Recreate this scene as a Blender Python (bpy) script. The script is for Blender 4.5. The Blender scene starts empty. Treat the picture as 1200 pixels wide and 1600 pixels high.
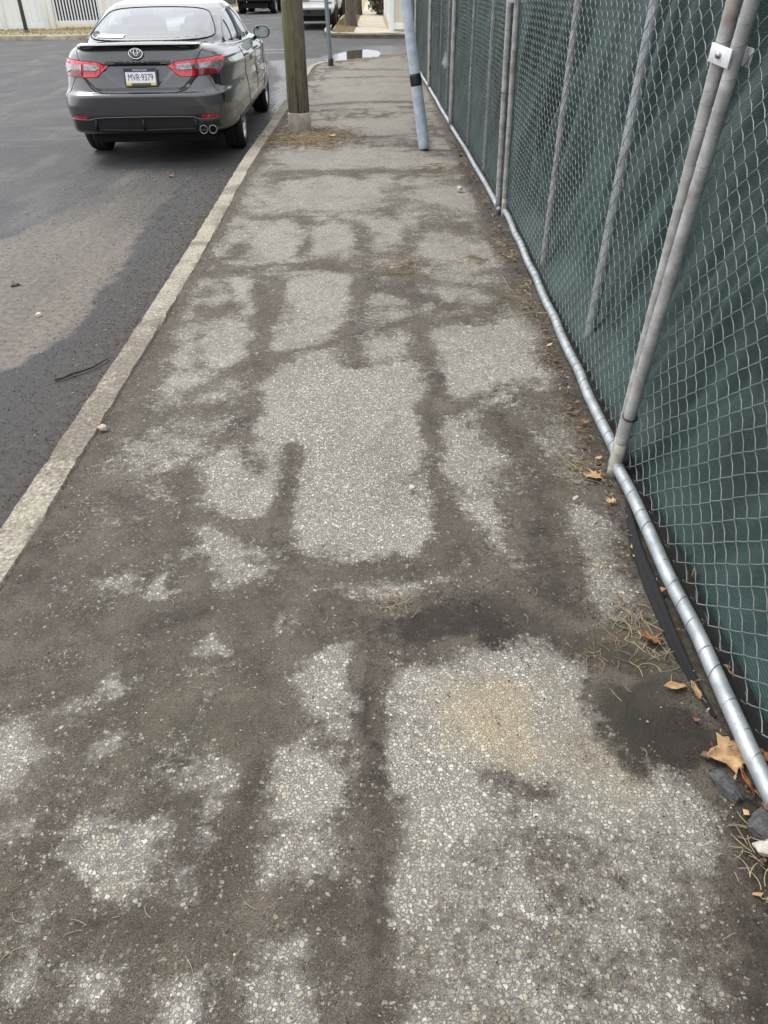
import bpy, bmesh, math, random
import numpy as np
from mathutils import Vector, Matrix, noise
from mathutils.bvhtree import BVHTree
from mathutils.geometry import delaunay_2d_cdt
random.seed(7); rng = np.random.default_rng(7)
S = bpy.context.scene; COL = S.collection
R = math.radians

# ---------------------------------------------------------------- camera
CAMH = 1.62
cd = bpy.data.cameras.new("camera"); cam = bpy.data.objects.new("camera", cd); COL.objects.link(cam)
cd.sensor_fit = 'VERTICAL'; cd.sensor_height = 36; cd.lens = 36*1202/1600; cd.clip_start = .05; cd.clip_end = 2000
p_, r_ = R(35), R(.7)
Xr = Vector((1, 0, 0)); Up = Vector((0, math.sin(p_), math.cos(p_))); Fw = Vector((0, math.cos(p_), -math.sin(p_)))
cr = math.cos(r_)*Xr - math.sin(r_)*Up; cu = math.sin(r_)*Xr + math.cos(r_)*Up; cb = -Fw
cam.matrix_world = Matrix(((cr.x, cu.x, cb.x, 0), (cr.y, cu.y, cb.y, 0), (cr.z, cu.z, cb.z, CAMH), (0, 0, 0, 1)))
S.camera = cam
S.render.resolution_x = 768; S.render.resolution_y = 1024
# ---------------------------------------------------------------- light
SUN_EL, SUN_AZ = 58, -60            # azimuth from +Y towards +X
w = bpy.data.worlds.new("World"); S.world = w; w.use_nodes = True
nt = w.node_tree; nt.nodes.clear()
sky = nt.nodes.new('ShaderNodeTexSky'); sky.sky_type = 'NISHITA'; sky.sun_disc = False
sky.sun_elevation = R(SUN_EL); sky.sun_rotation = R(SUN_AZ); sky.air_density = 1.0; sky.dust_density = 6; sky.ozone_density = 1
hs = nt.nodes.new('ShaderNodeHueSaturation'); hs.inputs['Saturation'].default_value = .22
bg = nt.nodes.new('ShaderNodeBackground'); bg.inputs['Strength'].default_value = .13
wo = nt.nodes.new('ShaderNodeOutputWorld')
tc = nt.nodes.new('ShaderNodeTexCoord'); mp_ = nt.nodes.new('ShaderNodeMapping'); mp_.inputs['Scale'].default_value = (1, 1, 2.6); nz_ = nt.nodes.new('ShaderNodeTexNoise'); nz_.inputs['Scale'].default_value = 2.2; nz_.inputs['Detail'].default_value = 6
cr_ = nt.nodes.new('ShaderNodeValToRGB'); cr_.color_ramp.elements[0].position = .35; cr_.color_ramp.elements[0].color = (.55, .58, .63, 1); cr_.color_ramp.elements[1].position = .65; cr_.color_ramp.elements[1].color = (1, 1, 1, 1)
vs_ = nt.nodes.new('ShaderNodeVectorMath'); vs_.operation = 'SCALE'; vs_.inputs['Scale'].default_value = 12
mx_ = nt.nodes.new('ShaderNodeMix'); mx_.data_type = 'RGBA'; mx_.inputs[0].default_value = .62
nt.links.new(tc.outputs['Generated'], mp_.inputs[0]); nt.links.new(mp_.outputs[0], nz_.inputs['Vector']); nt.links.new(nz_.outputs['Fac'], cr_.inputs[0]); nt.links.new(cr_.outputs[0], vs_.inputs[0])
nt.links.new(sky.outputs[0], hs.inputs['Color']); nt.links.new(hs.outputs[0], mx_.inputs[6]); nt.links.new(vs_.outputs[0], mx_.inputs[7]); nt.links.new(mx_.outputs[2], bg.inputs[0]); nt.links.new(bg.outputs[0], wo.inputs[0])
sd = bpy.data.lights.new("sun", 'SUN'); sd.energy = 1.2; sd.angle = R(25); sd.color = (1, .96, .9)
sun = bpy.data.objects.new("sun", sd); COL.objects.link(sun)
az, el = R(SUN_AZ), R(SUN_EL)
sun.rotation_euler = Vector((math.sin(az)*math.cos(el), math.cos(az)*math.cos(el), math.sin(el))).to_track_quat('Z', 'Y').to_euler()
S.view_settings.view_transform = 'Standard'; S.view_settings.look = 'None'; S.view_settings.exposure = 0.72; S.view_settings.gamma = 1

# ---------------------------------------------------------------- survey of stains on the ground, in centimetres
CLEAN = [(1,[(-53,315),(-47,336),(-33,352),(-16,336),(1,333),(16,335),(20,318),(15,298),(18,283),(14,257),(11,243),(16,228),(20,212),(16,199),(8,190),(-2,186),(-16,187),(-26,195),(-31,209),(-29,227),(-34,258),(-42,263),(-52,277)]),(0.95,[(-63,259),(-51,269),(-36,258),(-35,231),(-38,215),(-46,213),(-57,219),(-67,223),(-68,236)]),(0.9,[(-68,210),(-58,208),(-45,197),(-35,189),(-33,181),(-43,183),(-54,188),(-60,198)]),(0.85,[(-19,170),(-8,177),(8,182),(20,186),(21,183),(11,173),(2,167),(-8,166)]),(0.85,[(21,247),(23,230),(26,214),(33,196),(38,178),(44,175),(40,192),(39,210),(37,229),(40,251),(37,274),(27,280),(21,267)]),(0.75,[(61,217),(70,217),(81,212),(81,191),(80,170),(72,162),(63,161),(57,168),(60,185),(59,202)]),(0.95,[(19,373),(35,385),(61,385),(82,388),(88,366),(89,328),(77,312),(57,306),(41,294),(33,291),(26,313),(22,341)]),(0.9,[(-56,461),(-37,466),(-20,465),(-16,392),(-25,370),(-40,358),(-50,347),(-55,375),(-53,412)]),(0.95,[(-89,394),(-81,398),(-67,393),(-62,359),(-64,340),(-80,337),(-87,356)]),(0.9,[(-89,462),(-78,468),(-69,444),(-68,417),(-73,403),(-83,423)]),(1,[(-88,560),(-77,581),(-56,584),(-51,542),(-57,513),(-72,499),(-81,507)]),(1,[(-48,575),(-26,582),(-18,549),(-23,518),(-35,505),(-48,512)]),(1,[(-85,710),(-43,746),(-2,705),(3,659),(-17,619),(-47,620),(-73,642)]),(0.95,[(-9,590),(27,607),(28,580),(11,532),(-2,540)]),(0.75,[(29,546),(48,559),(71,522),(84,500),(77,474),(56,463),(37,476),(25,509)]),(0.8,[(25,680),(58,702),(83,677),(81,614),(53,625),(29,647)]),(0.85,[(-107,856),(-22,893),(30,847),(67,812),(77,787),(28,778),(-32,782),(-86,776)]),(0.85,[(-82,1061),(39,1094),(41,939),(-23,944),(-54,989)]),(0.8,[(-80,1172),(42,1192),(84,1158),(84,1290),(62,1454),(63,1785),(40,1963),(-41,1825),(-87,1678),(-93,1384)]),(0.85,[(-12,365),(1,373),(14,366),(13,345),(1,338),(-10,346)]),(0.85,[(0,139),(6,143),(16,143),(24,149),(35,152),(45,151),(51,145),(54,136),(50,124),(54,118),(58,111),(66,108),(68,102),(68,93),(65,87),(39,92),(4,91),(2,98),(-1,111),(-1,126)]),(0.64,[(-1,92),(40,93),(68,90),(65,81),(59,69),(54,50),(-1,51),(-2,81)]),(0.85,[(-28,135),(-21,144),(-9,149),(-8,139),(-12,132),(-20,130),(-26,131)]),(0.85,[(-27,121),(-19,125),(-13,121),(-10,110),(-12,102),(-17,97),(-24,99),(-30,107)]),(0.8,[(-28,96),(-19,97),(-10,91),(-10,83),(-17,80),(-26,82)]),(0.85,[(-65,96),(-60,101),(-49,99),(-46,91),(-47,85),(-54,81),(-63,86)]),(0.75,[(-98,118),(-87,130),(-80,128),(-78,114),(-81,106),(-89,98)]),(0.75,[(-70,116),(-65,120),(-61,116),(-62,111),(-67,110)]),(0.7,[(-44,116),(-39,117),(-36,110),(-40,108)]),(0.7,[(-43,89),(-39,90),(-37,84),(-40,82)]),(0.7,[(-70,76),(-66,77),(-63,70),(-65,66),(-69,69)]),(0.65,[(-57,72),(-54,73),(-51,65),(-54,62)]),(0.75,[(-44,66),(-36,67),(-33,51),(-42,51)]),(0.75,[(-22,68),(-15,69),(-14,51),(-22,51)]),(0.6,[(-51,144),(-43,143),(-42,135),(-48,135)]),(0.7,[(-88,179),(-78,180),(-76,171),(-83,170)]),(0.6,[(-74,188),(-63,191),(-59,181),(-66,177)]),(0.5,[(-87,264),(-77,274),(-64,264),(-67,249),(-75,238),(-83,245)]),(0.6,[(-101,334),(-84,326),(-76,309),(-88,303),(-99,313)]),(0.6,[(-107,390),(-94,394),(-88,344),(-91,330),(-102,345)]),(0.55,[(-92,158),(-85,158),(-83,152),(-89,152)]),(0.6,[(74,282),(87,278),(87,260),(75,260)]),(0.8,[(-2,410),(15,410),(18,390),(1,386)]),(0.35,[(-99,241),(-84,250),(-75,220),(-86,209),(-93,198),(-101,216)]),(0.35,[(-138,765),(-103,823),(-81,622),(-101,586),(-123,605)]),(0.4,[(-61,685),(62,754),(81,614),(48,562),(-44,583)]),(0.22,[(-79,85),(-61,82),(-44,79),(-26,78),(-6,79),(-5,51),(-72,52)]),(0.15,[(-106,152),(-81,140),(-77,127),(-58,104),(-81,92)])]
STRAND = [(0.75,0.015,[(-83,303),(-60,340),(-48,347),(-24,362),(-12,374),(15,386)]),(0.8,0.03,[(-76,468),(-64,412),(-62,359),(-54,315),(-55,285),(-65,264)]),(0.7,0.03,[(-104,469),(-63,486),(-22,478),(17,464)]),(0.6,0.03,[(-16,565),(-10,504),(-13,442),(-10,365)]),(0.6,0.02,[(-59,593),(-49,534),(-52,506)]),(0.6,0.04,[(3,618),(21,563),(49,579),(74,553)]),(0.95,0.022,[(19,341),(26,313),(18,289),(22,257),(17,230),(23,203),(18,186),(4,180),(-24,182),(-35,200)]),(0.7,0.03,[(27,288),(51,306),(72,299),(93,305),(103,311)]),(0.9,0.04,[(48,282),(55,246),(54,213),(52,179)]),(0.7,0.04,[(17,452),(54,440),(87,417),(95,388)]),(1,0.055,[(-106,152),(-81,159),(-55,163),(-28,166),(-2,158)]),(0.8,0.04,[(-115,233),(-90,224),(-61,194),(-55,173)]),(0.95,0.02,[(-4,151),(-5,126),(-2,103),(-3,81),(-2,59)]),(0.8,0.035,[(-94,182),(-72,198),(-66,216),(-73,240)]),(0.7,0.05,[(-106,286),(-90,286),(-67,291),(-55,303)]),(0.9,0.045,[(-79,126),(-56,129),(-29,127)]),(0.8,0.02,[(-54,102),(-39,104),(-29,102)]),(0.8,0.03,[(-38,96),(-32,79)]),(0.7,0.03,[(-63,78),(-38,77),(-8,78)]),(0.7,0.03,[(-110,360),(-103,317)]),(0.8,0.025,[(-36,154),(-31,131),(-31,108),(-30,79)]),(0.8,0.04,[(-106,182),(-103,155),(-81,140),(-60,144)]),(0.85,0.02,[(-36,258),(-35,240),(-35,219),(-37,204)]),(0.8,0.02,[(-54,259),(-45,242)]),(0.7,0.025,[(-14,453),(-15,374),(-12,335)]),(0.7,0.02,[(17,452),(19,373),(24,327)]),(0.7,0.015,[(23,110),(28,107),(35,105)]),(0.5,0.05,[(-59,455),(-57,412),(-63,367)]),(0.8,0.05,[(-109,1205),(-29,1230),(43,1224),(61,1209)]),(0.7,0.05,[(-96,757),(-20,764),(57,760),(100,774)]),(0.6,0.04,[(-67,959),(5,946),(34,960)]),(0.55,0.05,[(-81,1546),(9,1557),(55,1552)]),(0.5,0.05,[(-88,1702),(58,1661)])]
WETDIRT = [(1,[(52,137),(73,139),(79,125),(77,110),(69,109),(58,111),(52,122)]),(0.9,[(0,153),(0,165),(18,168),(37,168),(48,160),(70,154),(75,140),(59,142),(43,152),(27,148),(3,146)]),(0.7,[(48,213),(57,206),(58,179),(56,160),(44,168),(40,192)]),(0.5,[(47,319),(67,299),(81,287),(65,261),(53,282),(40,306)]),(0.6,[(-13,436),(16,420),(36,409),(17,452),(-14,465)]),(0.8,[(73,179),(81,173),(84,138),(77,110),(77,94),(76,83),(84,102),(85,156),(85,191),(80,205),(73,192)]),(0.7,[(72,105),(81,94),(69,50),(57,50),(62,69),(69,87)]),(0.5,[(-40,184),(-24,184),(-18,156),(-33,159)]),(0.5,[(-118,217),(-112,260),(-108,224),(-108,189),(-112,174)]),(0.6,[(55,74),(62,76),(60,69),(55,66)]),(0.4,[(0,257),(21,206),(24,186),(11,180),(19,199)])]
SAND = [(1,[(14,132),(26,135),(37,132),(35,122),(28,115),(17,116),(13,124)]),(0.6,[(40,124),(57,118),(55,109),(38,114)])]
SILT = [(0.55,[(-188,918),(-191,841),(-186,746),(-187,654),(-185,605),(-175,517),(-175,461),(-169,418),(-177,385),(-183,361),(-205,345),(-298,285),(-483,534),(-317,557),(-278,622),(-261,750),(-246,880)]),(0.6,[(-175,461),(-169,418),(-177,385),(-183,361),(-205,345),(-278,296),(-387,456),(-234,462),(-202,484),(-183,551)]),(0.35,[(-964,2058),(-741,2193),(-568,1454),(-577,1184)])]
WETROAD = [(1,[(-148,1179),(-191,1598),(-177,1725),(-151,1499),(-139,1303),(-134,1178)]),(0.9,[(-252,2044),(-138,2111),(-85,2326),(51,2479),(78,2223),(-47,2098),(-134,1817),(-182,1648)])]


# ---------------------------------------------------------------- materials
MATS = {}
class NB:
    def __init__(s, name):
        s.m = bpy.data.materials.new(name); s.m.use_nodes = True; s.t = s.m.node_tree; s.t.nodes.clear()
        s.out = s.n('ShaderNodeOutputMaterial'); s.b = s.n('ShaderNodeBsdfPrincipled'); s.l(s.b.outputs[0], s.out.inputs[0])
        MATS[name] = s.m
    def n(s, t, **k):
        x = s.t.nodes.new(t)
        for a, b in k.items(): setattr(x, a, b)
        return x
    def l(s, a, b): s.t.links.new(a, b)
    def set(s, **k):
        for a, b in k.items():
            a = a.replace('_', ' ')
            if hasattr(b, 'links') or hasattr(b, 'is_output'): s.l(b, s.b.inputs[a])
            else: s.b.inputs[a].default_value = (tuple(b)+(1,))[:4] if isinstance(b, tuple) else b
        return s
    def co(s, sc=(1, 1, 1), rot=(0, 0, 0), kind='Object'):
        c = s.n('ShaderNodeTexCoord'); mp = s.n('ShaderNodeMapping'); mp.inputs['Scale'].default_value = sc; mp.inputs['Rotation'].default_value = rot
        s.l(c.outputs[kind], mp.inputs[0]); return mp.outputs[0]
    def noise(s, v, scale, det=4, rough=.5, dist=0, col=False):
        x = s.n('ShaderNodeTexNoise'); x.inputs['Scale'].default_value = scale; x.inputs['Detail'].default_value = det
        x.inputs['Roughness'].default_value = rough; x.inputs['Distortion'].default_value = dist; s.l(v, x.inputs['Vector'])
        return x.outputs['Color' if col else 'Fac']
    def vor(s, v, scale, feature='F1', rnd=1):
        x = s.n('ShaderNodeTexVoronoi', feature=feature); x.inputs['Scale'].default_value = scale; x.inputs['Randomness'].default_value = rnd
        s.l(v, x.inputs['Vector']); return x
    def ramp(s, f, pts, interp='LINEAR'):
        x = s.n('ShaderNodeValToRGB'); x.color_ramp.interpolation = interp; e = x.color_ramp.elements
        while len(e) < len(pts): e.new(.5)
        for q, (a, c) in zip(e, pts): q.position = a; q.color = (c, c, c, 1) if not isinstance(c, tuple) else (c+(1,))[:4]
        s.l(f, x.inputs[0]); return x.outputs[0]
    def val(s, v, sock):
        if isinstance(v, (int, float)): sock.default_value = v
        else: s.l(v, sock)
    def math(s, op, a, b=0, c=None, clamp=False):
        x = s.n('ShaderNodeMath', operation=op); x.use_clamp = clamp; s.val(a, x.inputs[0]); s.val(b, x.inputs[1])
        if c is not None: s.val(c, x.inputs[2])
        return x.outputs[0]
    def sstep(s, f, a, b):
        x = s.n('ShaderNodeMapRange', interpolation_type='SMOOTHSTEP'); s.l(f, x.inputs[0]) if not isinstance(f, float) else None
        s.val(a, x.inputs[1]); s.val(b, x.inputs[2]); return x.outputs[0]
    def mix(s, f, a, b, mode='MIX'):
        x = s.n('ShaderNodeMix', data_type='RGBA', blend_type=mode)
        s.val(f, x.inputs[0])
        for v, i in ((a, 6), (b, 7)):
            if isinstance(v, tuple): x.inputs[i].default_value = (v+(1,))[:4]
            elif isinstance(v, (int, float)): x.inputs[i].default_value = (v, v, v, 1)
            else: s.l(v, x.inputs[i])
        return x.outputs[2]
    def bump(s, h, st=.5, d=.01, prev=None):
        x = s.n('ShaderNodeBump'); x.inputs['Strength'].default_value = st; x.inputs['Distance'].default_value = d; s.l(h, x.inputs['Height'])
        if prev is not None: s.l(prev, x.inputs['Normal'])
        return x.outputs[0]
    def attr(s, name):
        x = s.n('ShaderNodeAttribute', attribute_name=name); return x.outputs['Fac']
    def rand(s): return s.n('ShaderNodeObjectInfo').outputs['Random']

def sidewalk_mat(name, near=True):
    b = NB(name); v0 = b.co()
    wv = b.n('ShaderNodeVectorMath', operation='ADD'); sc = b.n('ShaderNodeVectorMath', operation='SCALE'); sc.inputs['Scale'].default_value = .0085
    b.l(b.noise(v0, 150, 3, .6, col=True), sc.inputs[0]); b.l(v0, wv.inputs[0]); b.l(sc.outputs[0], wv.inputs[1]); v = wv.outputs[0]
    A = b.vor(v, 116); B = b.vor(v, 250)
    sepA = b.n('ShaderNodeSeparateColor'); b.l(A.outputs['Color'], sepA.inputs[0])
    sepB = b.n('ShaderNodeSeparateColor'); b.l(B.outputs['Color'], sepB.inputs[0])
    # chips differ in size: the big voronoi cells shrink with a random of their own
    eA = b.vor(v, 116, 'DISTANCE_TO_EDGE').outputs['Distance']; eB = b.vor(v, 250, 'DISTANCE_TO_EDGE').outputs['Distance']
    stones = [(0, (.20, .19, .17)), (.12, (.34, .31, .26)), (.25, (.45, .42, .36)), (.38, (.24, .25, .25)), (.5, (.66, .63, .56)), (.6, (.40, .33, .22)),
              (.68, (.11, .12, .13)), (.74, (.72, .70, .64)), (.86, (.36, .32, .25)), (.93, (.30, .17, .10)), (.96, (.55, .49, .36))]
    cA = b.ramp(sepA.outputs[0], stones, 'CONSTANT'); cB = b.ramp(sepB.outputs[0], stones, 'CONSTANT')
    nbig = b.noise(v0, .9, 3); nmed = b.noise(v0, 7, 5, .62); nfine = b.noise(v0, 45, 5, .65); ngr = b.noise(v0, 330, 3, .7)
    clean = b.attr('clean'); wet = b.attr('wet'); sand = b.attr('sand')
    # silt cover 0..1; noise eats its edges
    cov = b.math('SUBTRACT', .88, clean)
    cov = b.math('ADD', cov, b.math('MULTIPLY', b.math('SUBTRACT', nmed, .5), 1.1))
    cov = b.math('ADD', cov, b.math('MULTIPLY', b.math('SUBTRACT', nfine, .5), 1.35))
    cov = b.math('ADD', cov, b.math('MULTIPLY', wet, .42))
    cc = b.math('MAXIMUM', b.math('MINIMUM', cov, 1.2), 0)
    thrA = b.math('MULTIPLY_ADD', b.math('MULTIPLY', sepA.outputs[1], b.math('MULTIPLY_ADD', cc, .70, .60)), .40, .0)
    stA = b.sstep(eA, thrA, b.math('ADD', thrA, .06))
    thrB = b.math('MULTIPLY_ADD', b.math('MULTIPLY', sepB.outputs[1], b.math('MULTIPLY_ADD', cc, .75, .35)), .30, .015)
    stB = b.sstep(eB, thrB, b.math('ADD', thrB, .08))
    mB = b.math('MULTIPLY', stB, b.math('SUBTRACT', 1, stA))
    hA = b.math('MULTIPLY_ADD', sepA.outputs[2], .74, .42); hB = b.math('MULTIPLY_ADD', sepB.outputs[2], .70, .30)
    visA = b.math('MULTIPLY', stA, b.math('SUBTRACT', 1, b.sstep(b.math('SUBTRACT', cov, hA), -.1, .08)))
    visB = b.math('MULTIPLY', mB, b.math('SUBTRACT', 1, b.sstep(b.math('SUBTRACT', cov, hB), -.1, .08)))
    silt = b.sstep(cov, .08, .72)
    paste = b.mix(b.sstep(nfine, .3, .7), (.19, .178, .155), (.34, .322, .28))
    paste = b.mix(b.sstep(ngr, .35, .75), paste, b.mix(.5, paste, (.2, .19, .17)))
    paste = b.mix(b.math('MULTIPLY', sand, .7), paste, (.52, .43, .29))
    dirt = b.mix(b.sstep(nmed, .3, .7), (.074, .061, .048), (.165, .141, .114))
    dirt = b.mix(b.sstep(ngr, .42, .62), dirt, b.mix(.75, dirt, (.03, .025, .02))); dirt = b.mix(b.math('MULTIPLY', b.sstep(b.noise(v0, 210, 3, .75), .56, .68), .45), dirt, (.27, .24, .20))
    dirt = b.mix(b.sstep(b.math('ADD', wet, b.math('MULTIPLY', b.math('SUBTRACT', nfine, .5), 1.35)), .25, .95), dirt, (.034, .028, .023))
    sy = b.n('ShaderNodeSeparateXYZ'); b.l(v0, sy.inputs[0])
    gr = b.sstep(b.noise(v0, 2.2, 3), .52, .7)
    dirt = b.mix(b.math('MULTIPLY', gr, .16), dirt, (.13, .13, .085))
    base = b.mix(silt, paste, dirt)
    lite = b.math('MULTIPLY', b.math('SUBTRACT', 1, silt), .40); cAs = b.mix(lite, cA, (.72, .695, .62)); cBs = b.mix(lite, cB, (.58, .56, .50))
    dull = b.math('MULTIPLY_ADD', silt, .62, .04)
    base = b.mix(b.math('MULTIPLY', visB, .85), base, b.mix(dull, cBs, dirt))
    base = b.mix(visA, base, b.mix(dull, cAs, dirt))
    base = b.mix(b.math('MULTIPLY', b.math('SUBTRACT', 1, silt), b.math('MULTIPLY', b.sstep(nbig, .3, .7), .22)), base, (.52, .50, .44))
    base = b.mix(b.math('MULTIPLY', b.math('MULTIPLY', sand, .5), b.math('SUBTRACT', 1, silt)), base, (.50, .40, .25))
    dust = b.math('MULTIPLY', b.sstep(b.noise(b.co((1, .6, 1)), 3.1, 6, .65, .6), .42, .75), .30)
    base = b.mix(dust, base, b.mix(.5, dirt, (.26, .22, .18)))
    sm = b.sstep(b.vor(v0, 30).outputs['Distance'], .06, .02)
    base = b.mix(b.math('MULTIPLY', sm, .0), base, (.03, .026, .022))
    h = b.math('ADD', b.math('MULTIPLY', visA, 1.0), b.math('MULTIPLY', visB, .5))
    h = b.math('ADD', h, b.math('MULTIPLY', ngr, .6)); h = b.math('ADD', h, b.math('MULTIPLY', nfine, .9))
    b.set(Base_Color=base, Roughness=b.math('SUBTRACT', .93, b.math('MULTIPLY', wet, .42)), Normal=b.bump(h, 1.0, .009))
    b.b.inputs['Specular IOR Level'].default_value = .3
    return b.m
def asphalt_mat():
    b = NB('asphalt'); v = b.co()
    g = b.vor(v, 120); sg = b.n('ShaderNodeSeparateColor'); b.l(g.outputs['Color'], sg.inputs[0])
    n1 = b.noise(v, 1.1, 4); n2 = b.noise(b.co((1, .25, 1), (0, 0, .5)), 2.2, 6, .65); n3 = b.noise(v, 240, 3, .7); n4 = b.noise(v, 24, 4, .6)
    silt = b.attr('silt'); wet = b.attr('wet')
    c = b.mix(b.sstep(n1, .3, .7), (.036, .037, .042), (.060, .061, .066))
    c = b.mix(b.math('MULTIPLY', b.sstep(sg.outputs[0], .72, .95), .55), c, (.17, .165, .155))
    c = b.mix(b.math('MULTIPLY', b.sstep(n3, .35, .65), .5), c, (.022, .022, .024))
    c = b.mix(b.math('MULTIPLY', b.sstep(n2, .46, .74), .55), c, (.13, .127, .122))
    c = b.mix(b.math('MULTIPLY', b.sstep(b.noise(b.co((.5, 3.2, 1), (0, 0, -.35)), 1.1, 6, .7, .4), .55, .72), .35), c, (.15, .147, .142))
    sl = b.math('ADD', silt, b.math('MULTIPLY', b.math('SUBTRACT', n2, .5), .55)); sl = b.math('ADD', sl, b.math('MULTIPLY', b.math('SUBTRACT', n4, .5), .35))
    sl = b.math('MULTIPLY', b.sstep(sl, .05, .75), b.sstep(silt, .02, .2))
    scol = b.mix(b.sstep(n4, .3, .7), (.105, .090, .074), (.180, .158, .132))
    scol = b.mix(b.math('MULTIPLY', b.sstep(n3, .4, .7), .45), scol, (.07, .06, .05))
    c = b.mix(sl, c, scol)
    c = b.mix(b.math('MULTIPLY', b.sstep(b.vor(v, 22).outputs['Distance'], .09, .04), .7), c, (.02, .017, .015))
    se = b.n('ShaderNodeSeparateXYZ'); b.l(v, se.inputs[0]); gut = b.math('MULTIPLY', b.sstep(b.math('ADD', se.outputs[0], b.math('MULTIPLY', n4, .35)), -1.75, -1.1), b.sstep(se.outputs[1], 12., 8.))
    c = b.mix(b.math('MULTIPLY', gut, .8), c, b.mix(b.sstep(n4, .4, .6), (.030, .025, .022), (.085, .068, .054)))
    dk = b.math('MULTIPLY', b.sstep(se.outputs[0], -2.9, -1.9), b.math('SUBTRACT', 1, sl)); c = b.mix(b.math('MULTIPLY', dk, .5), c, (.016, .015, .015))
    h = b.math('ADD', g.outputs['Distance'], n3)
    b.set(Base_Color=c, Roughness=b.math('SUBTRACT', .82, b.math('MULTIPLY', wet, b.math('MULTIPLY', b.sstep(n4, .35, .55), .68))),
          Normal=b.bump(h, .45, .004)); return b.m
def simple(name, col, rough=.6, metal=0, var=0, vs=20, bump=0, coat=0, bs=None, col2=None, spec=None, aniso=(1, 1, 1)):
    b = NB(name); v = b.co(aniso)
    if col2 or var:
        c2 = col2 or tuple(x*(1-var) for x in col)
        c = b.mix(b.sstep(b.noise(v, vs, 6, .62), .3, .7), col, c2)
        b.set(Base_Color=c)
    else: b.set(Base_Color=col)
    b.set(Roughness=rough, Metallic=metal); b.b.inputs['Coat Weight'].default_value = coat; b.b.inputs['Coat Roughness'].default_value = .04
    if spec is not None: b.b.inputs['Specular IOR Level'].default_value = spec
    if bump: b.set(Normal=b.bump(b.noise(v, bs or vs*4, 5, .65), bump, .01))
    return b.m
M = {}
M['walk'] = sidewalk_mat('sidewalk concrete')
M['asphalt'] = asphalt_mat()
def kerb_mat():
    b = NB('kerb concrete'); v = b.co(); n = b.noise(v, 3.2, 5, .6); f = b.noise(v, 60, 5, .7); g = b.noise(v, 260, 3, .7)
    d = b.math('MULTIPLY', b.attr('wet'), b.math('MULTIPLY_ADD', b.sstep(b.noise(v, 16, 4, .65), .35, .65), 1.1, .25)); vo = b.vor(v, 120); s = b.n('ShaderNodeSeparateColor'); b.l(vo.outputs['Color'], s.inputs[0])
    c = b.mix(b.sstep(f, .3, .7), (.40, .37, .295), (.21, .19, .155)); c = b.mix(b.math('MULTIPLY', b.sstep(s.outputs[0], .75, .95), .6), c, (.62, .59, .5))
    dd = b.sstep(b.math('ADD', b.math('ADD', b.math('MULTIPLY', n, 1.1), b.math('MULTIPLY', f, .5)), d), .68, 1.0)
    c = b.mix(b.math('MULTIPLY', dd, .85), c, b.mix(b.sstep(f, .35, .65), (.22, .19, .155), (.085, .07, .058))); c = b.mix(b.math('MULTIPLY', b.sstep(g, .45, .7), .45), c, (.1, .085, .07))
    b.set(Base_Color=c, Roughness=.92, Normal=b.bump(b.math('ADD', f, g), .7, .006)); return b.m
M['kerb'] = kerb_mat()
M['far_kerb'] = simple('far kerb', (.42, .38, .30), .9, 0, .45, 4, .4, bs=40)
M['far_walk'] = simple('far walk', (.46, .41, .32), .9, 0, 0, 2.2, .2, col2=(.33, .29, .23))
M['soil'] = simple('soil', (.075, .06, .045), .95, 0, 0, 12, .8, col2=(.035, .028, .022))
M['litter'] = simple('litter', (.20, .14, .09), .95, 0, 0, 25, .8, col2=(.05, .038, .028))
M['grass'] = simple('grass', (.20, .17, .075), .9, 0, 0, 14, .9, col2=(.34, .29, .16), bs=80)
def galv(name, a, c2, rough=.42, spots=0.0, metal=.75):
    b = NB(name); v = b.co(); n = b.noise(v, 14, 5, .6); f = b.noise(v, 120, 4, .7)
    c = b.mix(b.sstep(n, .3, .7), a, c2); c = b.mix(b.math('MULTIPLY', b.sstep(f, .56, .68), .55+spots*.3), c, tuple(x*.38 for x in a))
    if spots: c = b.mix(b.math('MULTIPLY', b.sstep(b.noise(v, 6, 4), .6, .68), spots), c, (.20, .10, .05))
    b.set(Base_Color=c, Metallic=metal, Roughness=b.math('MULTIPLY_ADD', n, .3, rough-.12), Normal=b.bump(f, .25, .002)); return b.m
M['rail'] = galv('galvanised rail', (.46, .49, .515), (.27, .30, .32), .5, metal=.6)
M['post'] = galv('galvanised post', (.44, .44, .43), (.25, .255, .25), .6, .5, metal=.35)
M['wire'] = simple('galvanised wire', (.22, .245, .245), .5, .4, .3, 8)
M['guy'] = galv('guy guard zinc', (.54, .60, .67), (.37, .43, .52), .55, metal=.1)
M['clamp'] = simple('bare metal clamp', (.80, .81, .83), .4, .35, .25, 30)
M['rust'] = simple('rusty wire', (.16, .07, .035), .8, .2, .4, 60)
M['whitepost'] = simple('limed post end', (.42, .41, .36), .85, .1, .35, 40, .3)
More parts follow.
